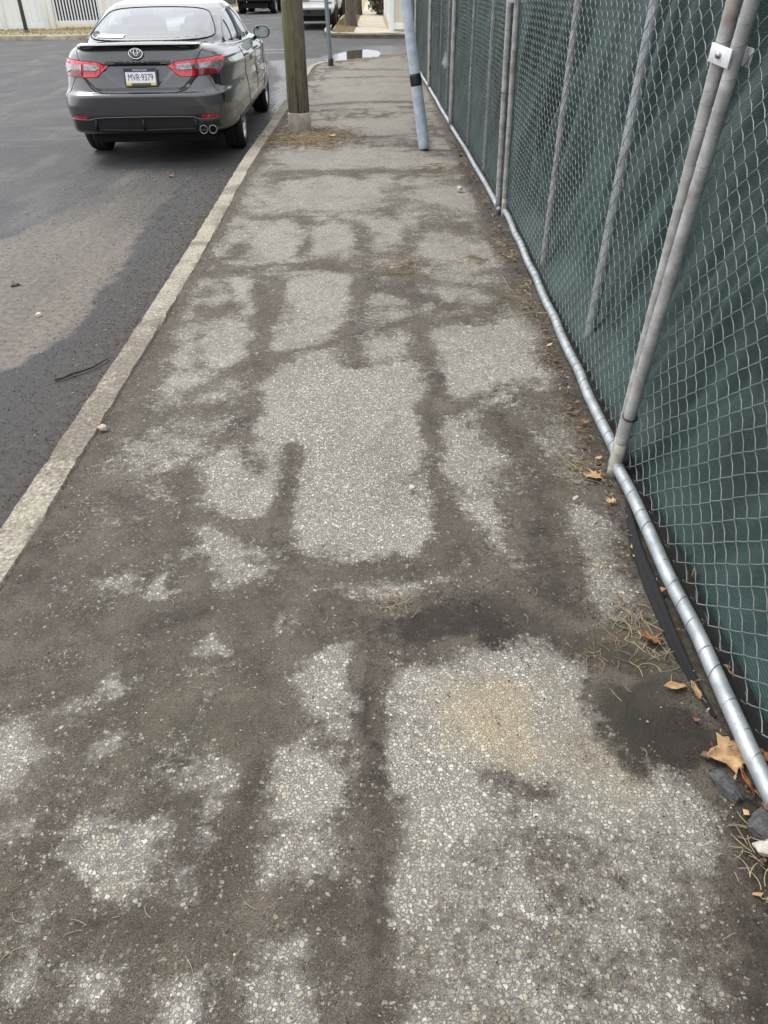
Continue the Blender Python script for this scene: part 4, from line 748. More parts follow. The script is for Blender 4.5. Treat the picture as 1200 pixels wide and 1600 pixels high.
th = rn.uniform(0, 6.28, k); q = rn.uniform(.003, .012, k)*(1+.12*C[:, 1]); e1 = np.stack([np.cos(th), np.sin(th), rn.uniform(-.4, .6, k)], -1)*q[:, None]; e2 = np.stack([-np.sin(th), np.cos(th), rn.uniform(-.3, .5, k)], -1)*q[:, None]*rn.uniform(.3, .8, (k, 1))
for nm, mt, sl in (('leaf_fragments', 'litter', slice(0, 440)), ('leaf_fragments', 'leafb', slice(440, 500)), ('leaf_fragments', 'leaft', slice(500, 640)), ('leaf_fragments', 'twig', slice(640, 900))):
    c_, a_, b2 = C[sl], e1[sl], e2[sl]; Vq = np.stack([c_-a_, c_-a_*.2+b2, c_+a_+[0, 0, .004], c_+a_*.3-b2*.9], 1).reshape(-1, 3)
    tag(mesh(nm, Vq, np.arange(len(Vq)).reshape(-1, 4), M[mt]), 'crushed leaf fragments drifted along the fence base', 'leaf litter', kind='stuff')
rn = np.random.default_rng(77); pts = []
while len(pts) < 2600:
    y = .45+8*rn.random()**2.0; x = rn.uniform(-1.1, .83); P_ = np.array([x]), np.array([y])
    if float(vnoise(*P_, 2.5, 41))+float(vnoise(*P_, 9, 42))*.6 > rn.uniform(-.2, .6): pts.append((x, y))
pts += [(rn.normal(.77, .035), y) for y in rn.uniform(.6, 8, 2600)]+[(rn.normal(.74, .05), y) for y in rn.uniform(.7, 1.6, 1800)]+[(rn.uniform(.15, .75), rn.normal(1.62, .08)) for _ in range(1200)]+[(rn.normal(-1.10, .035), y) for y in rn.uniform(1.6, 8, 900)]
crumbs('soil_crumbs', pts, .0005, .0019, 'grit', 3, 'dark crumbs of soil strewn over the sidewalk')
pts = [(rn.uniform(-1.08, .75), .45+5*rn.random()**1.6) for _ in range(700)]
crumbs('loose_chips', pts, .0007, .0022, 'stone_w', 4, 'pale loose chips on the sidewalk')
pts = [(-1.4-1.6*rn.random()**1.5, rn.uniform(2, 8.5)) for _ in range(3000)]+[(-1.36-.5*rn.random()**2, rn.uniform(2, 8.5)) for _ in range(4500)]
crumbs('gutter_grit', pts, .0006, .0023, 'grit', 6, 'dark grit in the gutter', lambda x, y: .003)
pts = [(-1.4-1.6*rn.random(), rn.uniform(2, 8.5)) for _ in range(420)]
crumbs('gutter_chips', pts, .001, .0028, 'stone_w', 8, 'pale chips in the gutter', lambda x, y: .003)

# ---------------------------------------------------------------- vehicles
def smooth1(a, k):
    if k < 2: return a
    p = np.pad(a, (k//2, k//2), mode='edge'); return np.convolve(p, np.ones(k)/k, 'valid')[:len(a)]
def ring(W, r, f, n, z, N, tz=None, taper=.07):
    n = n(z) if callable(n) else n
    t = np.linspace(0, 2*np.pi, 4000, endpoint=False); c, s_ = np.cos(t), np.sin(t)
    x = W*np.sign(c)*np.abs(c)**(2/n); y = (r+f)/2+(f-r)/2*np.sign(s_)*np.abs(s_)**(2/n)
    x = x*(1-taper*((y-(r+f)/2)/((f-r)/2+1e-6))**2)
    d = np.r_[0, np.cumsum(np.hypot(np.diff(np.r_[x, x[0]]), np.diff(np.r_[y, y[0]])))]; q = np.linspace(0, d[-1], N, endpoint=False)
    return np.stack([np.interp(q, d, np.r_[x, x[0]]), np.interp(q, d, np.r_[y, y[0]]), np.full(N, z)], -1)
def loft(levels, n, N=220, steps=90, sm=5, taper=.07, zmod=None, vmod=None):
    L = np.array(levels, float); seg = np.r_[0, np.cumsum(np.abs(np.diff(L[:, 0]))+np.abs(np.diff(L[:, 1]))*.6+.012)]; q = np.linspace(0, seg[-1], steps)
    A = [smooth1(np.interp(q, seg, L[:, k]), sm) for k in range(4)]
    for k in range(4): A[k][0] = L[0, k]; A[k][-1] = L[-1, k]
    rings = np.stack([ring(A[1][i], A[2][i], A[3][i], n, A[0][i], N, taper=taper) for i in range(steps)])
    V = rings.reshape(-1, 3)
    if zmod: V = zmod(V)
    if vmod: V = vmod(V)
    F = [(i*N+j, i*N+(j+1) % N, (i+1)*N+(j+1) % N, (i+1)*N+j) for i in range(steps-1) for j in range(N)]
    F += [tuple(range(N))[::-1], tuple((steps-1)*N+j for j in range(N))]
    return V, F
def cut_wheels(o, axles, r, inner, outer=1.3):
    cut = G()
    for v in axles:
        for sgn in (-1, 1):
            Mx = Matrix.Translation((sgn*inner, v, r*.95)) @ Matrix.Rotation(sgn*R(90), 4, 'Y')
            cut.lathe([(0, 0), (r, 0), (r, outer-inner), (0, outer-inner)], 40, Mx)
    bm = bmesh.new(); k = cut; me = bpy.data.meshes.new('cut'); me.from_pydata([tuple(v) for v in k.V], [], k.F); bm.from_mesh(me); bmesh.ops.remove_doubles(bm, verts=bm.verts, dist=1e-5); bmesh.ops.dissolve_degenerate(bm, edges=bm.edges, dist=1e-6); bmesh.ops.recalc_face_normals(bm, faces=bm.faces); bm.to_mesh(me); bm.free()
    c = link('cutter', me); md = o.modifiers.new('b', 'BOOLEAN'); md.operation = 'DIFFERENCE'; md.object = c; md.solver = 'EXACT'
    bpy.context.view_layer.update(); dg = bpy.context.evaluated_depsgraph_get(); new = bpy.data.meshes.new_from_object(o.evaluated_get(dg)); o.modifiers.clear(); o.data = new; bpy.data.objects.remove(c)
    new.polygons.foreach_set('use_smooth', [True]*len(new.polygons)); new.set_sharp_from_angle(angle=R(40))
def bvh_of(V, F): return BVHTree.FromPolygons([Vector(v) for v in V], [tuple(f) for f in F])
class Proj:
    """lays flat outlines onto a bodyshell from behind, from the side or around a corner"""
    def __init__(s, trees, mode, axis=.95): s.t = trees; s.mode = mode; s.axis = axis
    def ray(s, a, b_):
        if s.mode == 'rear': return Vector((a, -2, b_)), Vector((0, 1, 0))
        if s.mode == 'front': return Vector((a, 8, b_)), Vector((0, -1, 0))
        if s.mode == 'right': return Vector((3, a, b_)), Vector((-1, 0, 0))
        if s.mode == 'left': return Vector((-3, a, b_)), Vector((1, 0, 0))
        if s.mode == 'top': return Vector((a, b_, 3)), Vector((0, 0, -1))
        if s.mode == 'corner':
            ph = R(a); d = Vector((math.sin(ph), -math.cos(ph), 0)); return Vector((0, s.axis, b_))+d*3, -d
    def hit(s, a, b_, off):
        o, d = s.ray(a, b_); best = None
        for t in s.t:
            h = t.ray_cast(o, d)
            if h[0] is not None and (best is None or h[3] < best[3]): best = h
        if best is None: return None
        n = best[1]; n = n if n.dot(d) < 0 else -n
        return best[0]-d*off*1.5 if s.mode == 'corner' else best[0]+n*off
def patch(pr, poly, name, mat, parent, off=.004, step=.03, thick=0, label=None, xs=1.0, holes=None):
    P = [Vector(q) for q in poly]; D_ = []
    for i in range(len(P)):
        a, b_ = P[i], P[(i+1) % len(P)]; k = max(1, int((b_-a).length/step))
        D_ += [a.lerp(b_, j/k) for j in range(k)]
    n = len(D_); lo = Vector((min(p.x for p in D_), min(p.y for p in D_))); hi = Vector((max(p.x for p in D_), max(p.y for p in D_)))
    inn = []; sx = step*xs; x = lo.x+sx/2
    stz = step if pr.mode != 'corner' else .02
    while x < hi.x:
        z = lo.y+stz/2
        while z < hi.y: inn.append(Vector((x, z))); z += stz
        x += sx
    E_ = [(i, (i+1) % n) for i in range(n)]
    vv, ee, ff, *_ = delaunay_2d_cdt(D_+inn, E_, [], 1, 1e-6)
    V = []; ok = []
    for q in vv:
        h = pr.hit(q.x, q.y, off); V.append(h if h is not None else Vector((0, 0, 0))); ok.append(h is not None)
    F = [f for f in ff if all(ok[i] for i in f)]
    V = [tuple(v) for v in V]
    return mesh(name, V, F, mat, parent, True, label)
def frame_patch(pr, poly, name, mat, parent, wd=.012, off=.006, closed=True, n=6):
    g = G(); P = [Vector(q) for q in poly]+([Vector(poly[0])] if closed else []); pts = []
    for a, b_ in zip(P[:-1], P[1:]):
        k = max(1, int((b_-a).length/(.03 if pr.mode != 'corner' else 1.2)))
        for j in range(k):
            q = a.lerp(b_, j/k); h = pr.hit(q.x, q.y, off)
            if h is not None: pts.append(h)
    h = pr.hit(P[-1].x, P[-1].y, off)
    if h is not None: pts.append(h)
    pts2 = [pts[0]]
    for q in pts[1:]:
        if (q-pts2[-1]).length > 1e-4: pts2.append(q)
    g.tube(pts2, wd, n); return g.build(name, mat, parent, True)
def smooth_poly(P, it=2):
    for _ in range(it):
        Q = []
        for i in range(len(P)):
            a, b_ = P[i], P[(i+1) % len(P)]; Q += [(a[0]*.75+b_[0]*.25, a[1]*.75+b_[1]*.25), (a[0]*.25+b_[0]*.75, a[1]*.25+b_[1]*.75)]
        P = Q
    return P
def inside(q, P):
    c = False; n = len(P)
    for i in range(n):
        a, b_ = P[i], P[(i+1) % n]
        if (a[1] > q[1]) != (b_[1] > q[1]) and q[0] < (b_[0]-a[0])*(q[1]-a[1])/(b_[1]-a[1])+a[0]: c = not c
    return c
def wheel(parent, u, v, r, wd, side, spokes=5, rimr=.235, fine=True, name='wheel'):
    w_ = link(name, None, parent); w_.location = (u, v, r)
    Mx = Matrix.Rotation(R(90)*side, 4, 'Y'); h = wd/2
    n = 64 if fine else 28
    g = G(); g.lathe([(rimr-.005, -h*.85), (rimr+.03, -h), (r-.035, -h*1.0), (r-.008, -h*.86), (r, -h*.6), (r, -h*.3), (r-.006, -h*.28), (r-.006, -h*.22), (r, -h*.2), (r, h*.2), (r-.006, h*.22), (r-.006, h*.28), (r, h*.3), (r, h*.6), (r-.008, h*.86), (r-.035, h), (rimr+.03, h), (rimr-.005, h*.85)], n, Mx)
    g.build('tyre', M['rubber'], w_, True)
    g = G(); g.lathe([(rimr-.02, -h*.8), (rimr-.02, h*.5), (rimr-.008, h*.78), (rimr+.004, h*.9), (rimr+.004, h*.82), (rimr, h*.6)], n, Mx)
    for k in range(spokes):
        for d in (-.10, .10):
            a = 2*math.pi*k/spokes+d; M2 = Mx @ Matrix.Rotation(a, 4, 'Z')
            V = []
            for rr, ww, hh in ((.05, .020, h*.62), (.13, .013, h*.70), (rimr-.01, .017, h*.74)): V += [M2 @ Vector((rr, ww*s_, hh+dz)) for s_, dz in ((-1, -.02), (1, -.02), (1, .0), (-1, .0))]
            g.add(V, [(i*4+j, i*4+(j+1) % 4, (i+1)*4+(j+1) % 4, (i+1)*4+j) for i in range(2) for j in range(4)])
    g.lathe([(.06, h*.5), (.062, h*.66), (.045, h*.72), (.0, h*.72)], 24, Mx)
    g.build('rim', M['rim'], w_, 'auto')
    g = G(); g.lathe([(rimr-.015, h*.1), (0, h*.1)], 32, Mx); g.build('brake_disc', M['rim_dark'], w_)
    return w_
def text(s_, name, size, mat, parent, loc, rot=(R(90), 0, 0), ext=.001, sx=1.0, sp=1.0, label=None, shear=0):
    cu_ = bpy.data.curves.new(name, 'FONT'); cu_.body = s_; cu_.size = size; cu_.extrude = ext; cu_.align_x = 'CENTER'; cu_.align_y = 'CENTER'; cu_.space_character = sp; cu_.shear = shear; cu_.resolution_u = 3
    o = link('t', cu_); bpy.context.view_layer.update(); me = bpy.data.meshes.new_from_object(o.evaluated_get(bpy.context.evaluated_depsgraph_get())); bpy.data.objects.remove(o)
    me.name = name; me.materials.clear(); me.materials.append(mat); q = link(name, me, parent); q.location = loc; q.rotation_euler = rot; q.scale = (sx, 1, 1)
    if label: q['label'] = label
    return q

def sedan():
    T = thing('parked_car', 'dark grey sedan parked at the kerb with white and yellow rear plate', 'car', (-2.362, 8.62, 0), R(1.6))
    # z, half width, rear, front
    LV = [(.285, .80, .20, 4.6), (.30, .86, .10, 4.72), (.318, .885, .06, 4.78), (.38, .892, .045, 4.82), (.45, .892, .035, 4.85), (.47, .893, .012, 4.86), (.56, .903, -.002, 4.87), (.645, .907, -.012, 4.86), (.662, .907, -.004, 4.85), (.68, .906, .03, 4.84),
          (.74, .905, .060, 4.82), (.80, .903, .085, 4.80), (.88, .896, .098, 4.76), (.95, .88, .11, 4.72), (1.0, .852, .13, 4.68), (1.03, .825, .15, 4.64), (1.052, .79, .18, 4.60), (1.068, .74, .24, 4.52), (1.078, .66, .34, 4.4), (1.085, .52, .5, 4.2), (1.09, .3, .9, 3.9)]
    def g_(v): return np.interp(v, [0, 1.0, 2.0, 3.2, 4.0, 4.9], [1, .965, .93, .90, .80, .55])
    def zmod(V):
        z = V[:, 2]; V[:, 2] = np.where(z > .55, .55+(z-.55)*g_(V[:, 1]), z); return V
    def vmod(V):
        u, v, z = V[:, 0].copy(), V[:, 1].copy(), V[:, 2].copy(); rear = v < .62; au = np.abs(u)
        lid = np.interp(z, [.66, .675, .72, .80, .90, .93, .96, 1.0, 1.04, 1.06], [0, .0, -.020, -.028, -.034, -.015, -.015, -.02, -.03, -.05])
        half = np.interp(z, [.66, .70, .80, .84, .95, 1.06], [.36, .44, .56, .57, .58, .62])
        wgt = np.clip((half-au)/.035, 0, 1); wgt = wgt*wgt*(3-2*wgt)
        # plate recess, deepest at its top
        rh = np.interp(z, [.71, .735, .80, .90, .915, .93], [.0, .20, .30, .40, .40, .40]); dep = np.interp(z, [.70, .715, .90, .908, .918, .925], [0, .003, .034, .034, .0, 0])
        rw = np.clip((rh-au)/.03, 0, 1); dv = wgt*lid+rw*dep
        V[:, 1] = np.where(rear, v+dv, v)
        # flank: waist line above, tucked sill below
        side = (v > .35)&(v < 4.4); tuck = np.interp(z, [.26, .34, .5, .62, .72, .80, .86, .92], [.02, .004, -.006, .010, .018, .004, -.006, .012])
        V[:, 0] = u-np.sign(u)*np.where(side, tuck*np.clip((v-.35)/.5, 0, 1), 0)
        return V
    V, F = loft(LV, lambda z: float(np.interp(z, [.55, .70, .95, 1.05], [8, 6.0, 5.6, 5.2])), 560, 230, 5, .035, zmod, vmod)
    body = mesh('body', V, F, M['paint'], T, True); tb = bvh_of(V, F); cut_wheels(body, (1.05, 3.875), .352, .58)
    # cabin shell with the windows left open
    GH = [(.93, .80, .50, 3.95), (1.04, .785, .62, 3.75), (1.10, .765, .74, 3.58), (1.18, .735, .99, 3.36), (1.26, .695, 1.26, 3.12), (1.325, .65, 1.50, 2.90), (1.365, .605, 1.70, 2.76), (1.392, .53, 1.92, 2.66), (1.405, .42, 2.1, 2.58), (1.412, .2, 2.25, 2.4)]
    V2, F2 = loft(GH, 4.6, 360, 130, 3, .05); tg = bvh_of(V2, F2)
    rear_poly = smooth_poly([(-.655, 1.085), (-.30, 1.070), (.30, 1.070), (.655, 1.085), (.645, 1.15), (.585, 1.25), (.52, 1.318), (.25, 1.338), (-.25, 1.338), (-.52, 1.318), (-.585, 1.25), (-.645, 1.15)], 2)
    side_poly = [(1.02, 1.03), (1.30, 1.16), (1.62, 1.27), (2.0, 1.318), (2.5, 1.325), (2.9, 1.265), (3.25, 1.14), (3.48, 1.01), (3.2, .985), (2.2, 1.0), (1.4, 1.02)]
    front_poly = [(-.66, 1.03), (.66, 1.03), (.55, 1.32), (-.55, 1.32)]
    keep = []
    for f in F2:
        c = V2[list(f)].mean(0)
        if len(f) > 4: keep.append(f); continue
        nrm = np.cross(V2[f[1]]-V2[f[0]], V2[f[2]]-V2[f[0]]); nrm = nrm/(np.linalg.norm(nrm)+1e-9)
        if nrm[1] < -.12 and c[1] < 1.9 and inside((c[0]*1.02, c[2]), rear_poly): continue
        if nrm[1] > .12 and c[1] > 2.5 and inside((c[0], c[2]), front_poly): continue
        if abs(nrm[0]) > .55 and inside((c[1], c[2]), side_poly): continue
        if c[2] < .95: continue
        keep.append(f)
    mesh('cabin', V2, keep, M['paint'], T, True)
    pr = Proj([tb, tg], 'rear'); pg = Proj([tg], 'rear'); pb = Proj([tb], 'rear')
    rw = patch(pg, rear_poly, 'rear_window', M['glass_rear'], T, .004, .03)
    frame_patch(pg, rear_poly, 'window_seal', M['seam'], rw, .006, .004)
    # dotted dark border is widest at the foot
    inner = [(x*.93, 1.20+(z-1.20)*.86+.008) for x, z in rear_poly]; V3 = []; n = len(rear_poly)
    for a, b_ in zip(rear_poly, inner): V3 += [pg.hit(a[0]*.995, a[1], .0025), pg.hit(b_[0], b_[1], .0025)]
    mesh('border', V3, [(2*i, 2*i+1, (2*i+3) % (2*n), (2*i+2) % (2*n)) for i in range(n)], M['seat'], rw, True)
    st = patch(pg, [(-.555, 1.098), (-.26, 1.094), (-.235, 1.122), (-.53, 1.125)], 'sticker', M['sticker'], rw, .007, .03)
    g = G()
    for k, dx in enumerate([.02, .045, .07, .095, .13, .17, .20, .225, .25]):
        a = pg.hit(-.53+dx+.03, 1.101, .0085); b_ = pg.hit(-.525+dx+.03, 1.119, .0085); g.tube([a, b_], .0018, 4)
    g.build('lettering', M['ink'], st)
    g = G(); g.tube([pg.hit(-.575+.045*math.cos(a), 1.125+.017*math.sin(a), .008) for a in np.linspace(0, 2*math.pi, 20)], .003, 5); g.tube([pg.hit(-.60, 1.118, .008), pg.hit(-.575, 1.128, .008), pg.hit(-.55, 1.134, .008)], .003, 5); g.build('round_sticker', M['seat'], rw)
    patch(Proj([tg], 'front'), front_poly, 'windscreen', M['glass_rear'], T, .003, .05)
    for sd, mode in ((1, 'right'), (-1, 'left')):
        ps = Proj([tg], mode); sp = smooth_poly(side_poly, 1)
        w_ = patch(ps, sp, 'side_window', M['glass_side'], T, .003, .04)
        frame_patch(ps, sp, 'window_trim', M['gloss_black'], w_, .009, .004)
        for v0 in (1.95, 2.03): frame_patch(ps, [(v0-.03, .995), (v0+.02, 1.32)], 'pillar', M['gloss_black'], w_, .022, .0, False)
        frame_patch(ps, [(1.42, 1.02), (1.50, 1.225)], 'divider', M['gloss_black'], w_, .010, .002, False)
        pbs = Proj([tb, tg], mode)
        for L_ in ([(1.60, .40), (1.52, .62), (1.45, .80), (1.42, .97)], [(2.48, .33), (2.50, .6), (2.46, .85), (2.45, .96)], [(1.62, .37), (2.4, .345), (3.40, .345)], [(3.42, .36), (3.52, .6), (3.55, .8), (3.50, .93)]): frame_patch(pbs, L_, 'door_seam', M['seam'], T, .004, .0, False)
        for v0 in (1.62, 2.68):
            h = pbs.hit(v0, .875, .02); g = G(); g.tube([h+Vector((-.02*sd, -.10, 0)), h+Vector((0, -.07, .004)), h+Vector((.004*sd, 0, .006)), h+Vector((0, .07, .004)), h+Vector((-.02*sd, .10, 0))], [.008, .012, .013, .012, .008], 10); g.build('door_handle', M['paint'], T, True)
        g = G(); V4 = [pbs.hit(v0, z0, .012) for v0 in np.linspace(1.55, 3.4, 16) for z0 in (.30, .345)]; mesh('side_skirt', V4, [(2*i, 2*i+1, 2*i+3, 2*i+2) for i in range(15)], M['paint'], T, True)
        # mirror
        m_ = link('door_mirror', None, T); m_.location = (sd*.945, 3.05, 1.02); m_.scale = (.86, .86, .9)
        g = G(); V5 = []; n = 24
        for k, (dy, sc) in enumerate([(-.035, .94), (-.045, 1.0), (-.01, 1.06), (.05, 1.0), (.10, .75), (.125, .35)]):
            for j in range(n):
                a = 2*math.pi*j/n; V5.append((.115*sc*math.copysign(abs(math.cos(a))**.75, math.cos(a)), dy, .075*sc*math.copysign(abs(math.sin(a))**.8, math.sin(a))))
        g.add(V5, [(i*n+j, i*n+(j+1) % n, (i+1)*n+(j+1) % n, (i+1)*n+j) for i in range(5) for j in range(n)]+[tuple(5*n+j for j in range(n))]); g.build('housing', M['gloss_black'], m_, True)
        g = G(); g.add([(.104*math.copysign(abs(math.cos(a))**.75, math.cos(a)), -.037, .066*math.copysign(abs(math.sin(a))**.8, math.sin(a))) for a in np.linspace(0, 2*math.pi, 24, endpoint=False)], [tuple(range(24))]); g.build('mirror_glass', M['mirror'], m_)
        g = G(); g.tube([(-sd*.09, .03, -.06), (-sd*.15, .03, -.09), (-sd*.20, .02, -.11)], [.03, .026, .03], 10); g.build('arm', M['gloss_black'], m_, True)
        # lamps
        pc = Proj([tb], 'corner', .95)
        o_ = lambda L_: [(a*sd, z) for a, z in L_]
        base = o_([(18.6, .902), (21, .918), (25, .934), (32, .944), (41, .950), (52, .958), (59, .960), (60.5, .942), (57, .888), (52, .840), (48, .815), (40, .811), (30, .810), (24.5, .812), (21.5, .855)])
        lamp = patch(pc, base, 'tail_lamp', M['red_lens'], T, .006, 1.2); frame_patch(pc, base, 'lamp_seal', M['seam'], lamp, .005, .002)
        patch(pc, o_([(22.0, .893), (24.0, .912), (31.2, .923), (31.2, .868), (24.5, .866)]), 'clear_lens', M['clear_lens'], lamp, .010, 1.0)
        patch(pc, o_([(33.0, .914), (41, .918), (54, .924), (57, .912), (55, .880), (50.5, .835), (47, .846), (42, .868), (33, .872)]), 'reversing_lens', M['clear_lens'], lamp, .010, 1.0)
        patch(pc, o_([(33, .862), (41, .860), (46, .838), (48.5, .820), (40, .816), (33, .815)]), 'dark_lens', M['red_dark'], lamp, .010, 1.0)
        rp = o_([(1, 0)]); 
        patch(pb, [(sd*a, z) for a, z in [(.575, .474), (.70, .474), (.728, .460), (.715, .446), (.60, .444), (.572, .455)]], 'reflector', M['red_dark'] if 0 else M['red_lens'], T, .006, .02)
        patch(Proj([tb], mode), [(.16, .84), (.30, .80), (.22, .60), (.18, .56)], 'corner_vent', M['gloss_black'], T, .003, .03)
    # lid seams
    for L_ in ([(-.655, 1.06), (-.60, 1.00), (-.575, .95), (-.565, .88), (-.55, .80), (-.49, .725), (-.44, .69), (-.36, .672), (0, .668), (.36, .672), (.44, .69), (.49, .725), (.55, .80), (.565, .88), (.575, .95), (.60, 1.00), (.655, 1.06)],):
        frame_patch(pb, L_, 'boot_seam', M['seam'], T, .0055, -.001, False)
    frame_patch(pb, [(-.335, .912), (-.2, .916), (.2, .916), (.335, .912)], 'trim_shadow', M['seam'], T, .009, .0, False)
    frame_patch(pb, [(-.32, .932), (-.2, .936), (.2, .936), (.32, .932)], 'trim_strip', M['paint'], T, .010, .0, False)
    # boot lip
    g = G(); V6 = []; us_ = np.linspace(-.60, .60, 41)
    for u in us_:
        e = 1-min(1, abs(u)/.60)**6; h = pb.hit(float(u), 1.02, 0); y0 = h.y-.045*e+.0; zt = 1.078-.022*abs(u)**2
        V6 += [(u, y0, zt), (u, y0+.02, zt+.010*e), (u, y0+.16, zt+.012), (u, y0+.30, zt+.004), (u, y0+.10, zt-.022), (u, y0+.02, zt-.010)]
    k = 6; g.add(V6, [(i*k+j, i*k+(j+1) % k, (i+1)*k+(j+1) % k, (i+1)*k+j) for i in range(40) for j in range(k)]+[tuple(range(k))[::-1], tuple(40*k+j for j in range(k))]); sp = g.build('boot_spoiler', M['paint'], T, 'auto')
    g = G(); V6 = []
    for u in us_:
        h = pb.hit(float(u), 1.02, 0); y0 = h.y-.030*(1-min(1, abs(u)/.60)**6); zt = 1.078-.022*abs(u)**2; V6 += [(u, y0-.004, zt-.012), (u, h.y+.004, zt-.020-.016*min(1, abs(u)/.6)**2)]
    g.add(V6, [(2*i, 2*i+1, 2*i+3, 2*i+2) for i in range(40)]); g.build('lip_shadow_gap', M['gloss_black'], sp, True)
    # emblem: three ovals
    c = pb.hit(0, 1.0, .006); em = link('emblem', None, T); em.location = c+Vector((0, -.004, 0)); em.rotation_euler = (R(-14), 0, 0)
    def oval(g, cx, cz, a, b_, r): g.tube([(cx+a*math.cos(q), 0, cz+b_*math.sin(q)) for q in np.linspace(0, 2*math.pi, 41)], r, 6, False)
    g = G(); g.lathe([(.0, .006), (.066, .006), (.076, .0)], 40, Matrix.Diagonal((1.0, 1, .72, 1)) @ Matrix.Rotation(R(90), 4, 'X')); g.build('backing', M['gloss_black'], em, True)
    g = G(); oval(g, 0, 0, .066, .045, .0052); oval(g, 0, .011, .019, .032, .0040); oval(g, 0, .020, .047, .018, .0040)
    o = g.build('ovals', M['chrome'], em, True); o.location = (0, -.009, 0)
    h = pb.hit(0, .936, .012); text('C A M R Y', 'lettering', .030, M['chrome'], T, (h.x, h.y-.010, .936), (R(90), 0, 0), .002, 1.65, 1.15)
    h = pb.hit(.47, .725, .004); text('SE', 'trim_badge', .036, M['chrome'], T, (.47, h.y-.002, .725), (R(88), 0, R(8)), .002, 1.5, 1.0)
    # licence plate
    pl = link('licence_plate', None, T); pl.location = (.025, .058, .808); pl.rotation_euler = (R(-9), 0, 0)
    pl.location.y = min(pb.hit(.025, .74, 0).y, pb.hit(.025, .80, 0).y)-.012
    g = G(); g.box((0, .004, 0), (.318, .008, .164), 0, .004); g.build('plate_frame', M['gloss_black'], pl, 'auto')
    g = G(); g.box((0, -.0015, 0), (.292, .003, .142)); g.build('plate_face', M['plate_w'], pl)
    g = G(); g.box((0, -.0042, .058), (.292, .002, .026)); g.build('plate_top_band', M['plate_b'], pl)
    g = G(); g.box((0, -.0042, -.059), (.292, .002, .024)); g.build('plate_foot_band', M['plate_y'], pl)
    g = G(); g.box((0, -.0062, -.064), (.19, .003, .026), 0, .001); g.box((.0, -.0062, -.0745), (.318, .003, .010)); g.box((0, -.0062, .0745), (.318, .003, .010)); g.box((.1545, -.0062, 0), (.010, .003, .16)); g.box((-.1545, -.0062, 0), (.010, .003, .16)); g.build('frame_lip', M['gloss_black'], pl)
    text('MVR·9379', 'plate_number', .084, M['plate_b'], pl, (0, -.004, -.004), (R(90), 0, 0), .0008, .70, 1.0)
    text('PENNSYLVANIA', 'plate_state', .020, M['plate_w'], pl, (0, -.0064, .059), (R(90), 0, 0), .0005, 1.0, 1.0)
    text('///', 'dealer_mark', .022, M['green_ink'], pl, (.01, -.0086, -.064), (R(90), 0, 0), .0005, 1.2, 1.0)
    # lower bumper insert
    dif = patch(pb, [(-.73, .435), (-.52, .432), (-.47, .448), (-.40, .452), (0, .455), (.40, .452), (.47, .448), (.56, .405), (.73, .415), (.74, .352), (.55, .335), (.45, .325), (0, .320), (-.45, .325), (-.72, .345)], 'lower_insert', M['black'], T, .004, .03)
    frame_patch(pb, [(-.745, .44), (-.55, .436), (-.49, .452), (-.40, .458), (0, .461), (.40, .458), (.49, .452), (.55, .428), (.745, .43)], 'bumper_crease', M['paint'], dif, .008, .002, False)
    for xx in (-.49, -.02, .50):
        a = pb.hit(xx, .44, .01); b_ = pb.hit(xx*1.03, .34, .014); g = G(); g.tube([a, a.lerp(b_, .5), b_], [.008, .013, .016], 6); g.build('diffuser_fin', M['black'], dif, True)
    frame_patch(pb, [(-.49, .345), (0, .335), (.50, .345), (.57, .40)], 'diffuser_lip', M['paint'] if 0 else M['black'], dif, .010, .008, False)
    for xx in (.575, .668):
        g = G(); g.lathe([(.030, .30), (.034, .0), (.040, -.004), (.042, .004), (.042, .16)], 28, Matrix.Translation((xx, .03, .335)) @ Matrix.Rotation(R(-90), 4, 'X')); e = g.build('exhaust_tip', M['dark_chrome'], T, True)
        g = G(); g.lathe([(.033, .05), (0, .05)], 24, Matrix.Translation((xx, .03, .335)) @ Matrix.Rotation(R(-90), 4, 'X')); g.build('exhaust_bore', M['seam'], e)
    # underside and inside
    g = G(); g.box((0, 2.3, .235), (1.28, 4.0, .10), 0, .02); g.box((0, 1.05, .42), (1.18, .78, .46)); g.box((0, 3.875, .42), (1.18, .78, .46)); g.build('underbody', M['under'], T)
    g = G()
    for sx_ in (-.37, .37):
        g.box((sx_, 2.35, .93), (.52, .16, .62), 0, .06, Matrix.Rotation(R(14), 4, 'X')); g.box((sx_, 2.26, 1.235), (.27, .10, .20), 0, .045); g.box((sx_, 2.3, 1.12), (.46, .12, .16), 0, .05)
    g.box((0, 1.28, .90), (1.30, .20, .45), 0, .07, Matrix.Rotation(R(16), 4, 'X'))
    for sx_ in (-.38, .38): g.box((sx_, 1.20, 1.135), (.26, .09, .13), 0, .04)
    seat = g.build('seats', M['seat'], T, 'auto')
    g = G(); g.box((0, .85, 1.025), (1.35, .55, .02), 0, .005); g.box((0, 3.35, .96), (1.35, .5, .16), 0, .05); g.build('shelf_and_dash', M['seat'], T)
    g = G(); g.box((0, .80, 1.05), (.24, .05, .035), 0, .01); g.build('brake_light', M['sticker'], T)
    g = G(); g.box((.02, 2.78, 1.28), (.24, .03, .065), 0, .015); g.build('cabin_mirror', M['black'], T)
    for v in (1.05, 3.875):
        for sd in (1, -1):
            wheel(T, sd*.762, v, .335, .215, sd, 5, .232, True)
    return T
sedan()

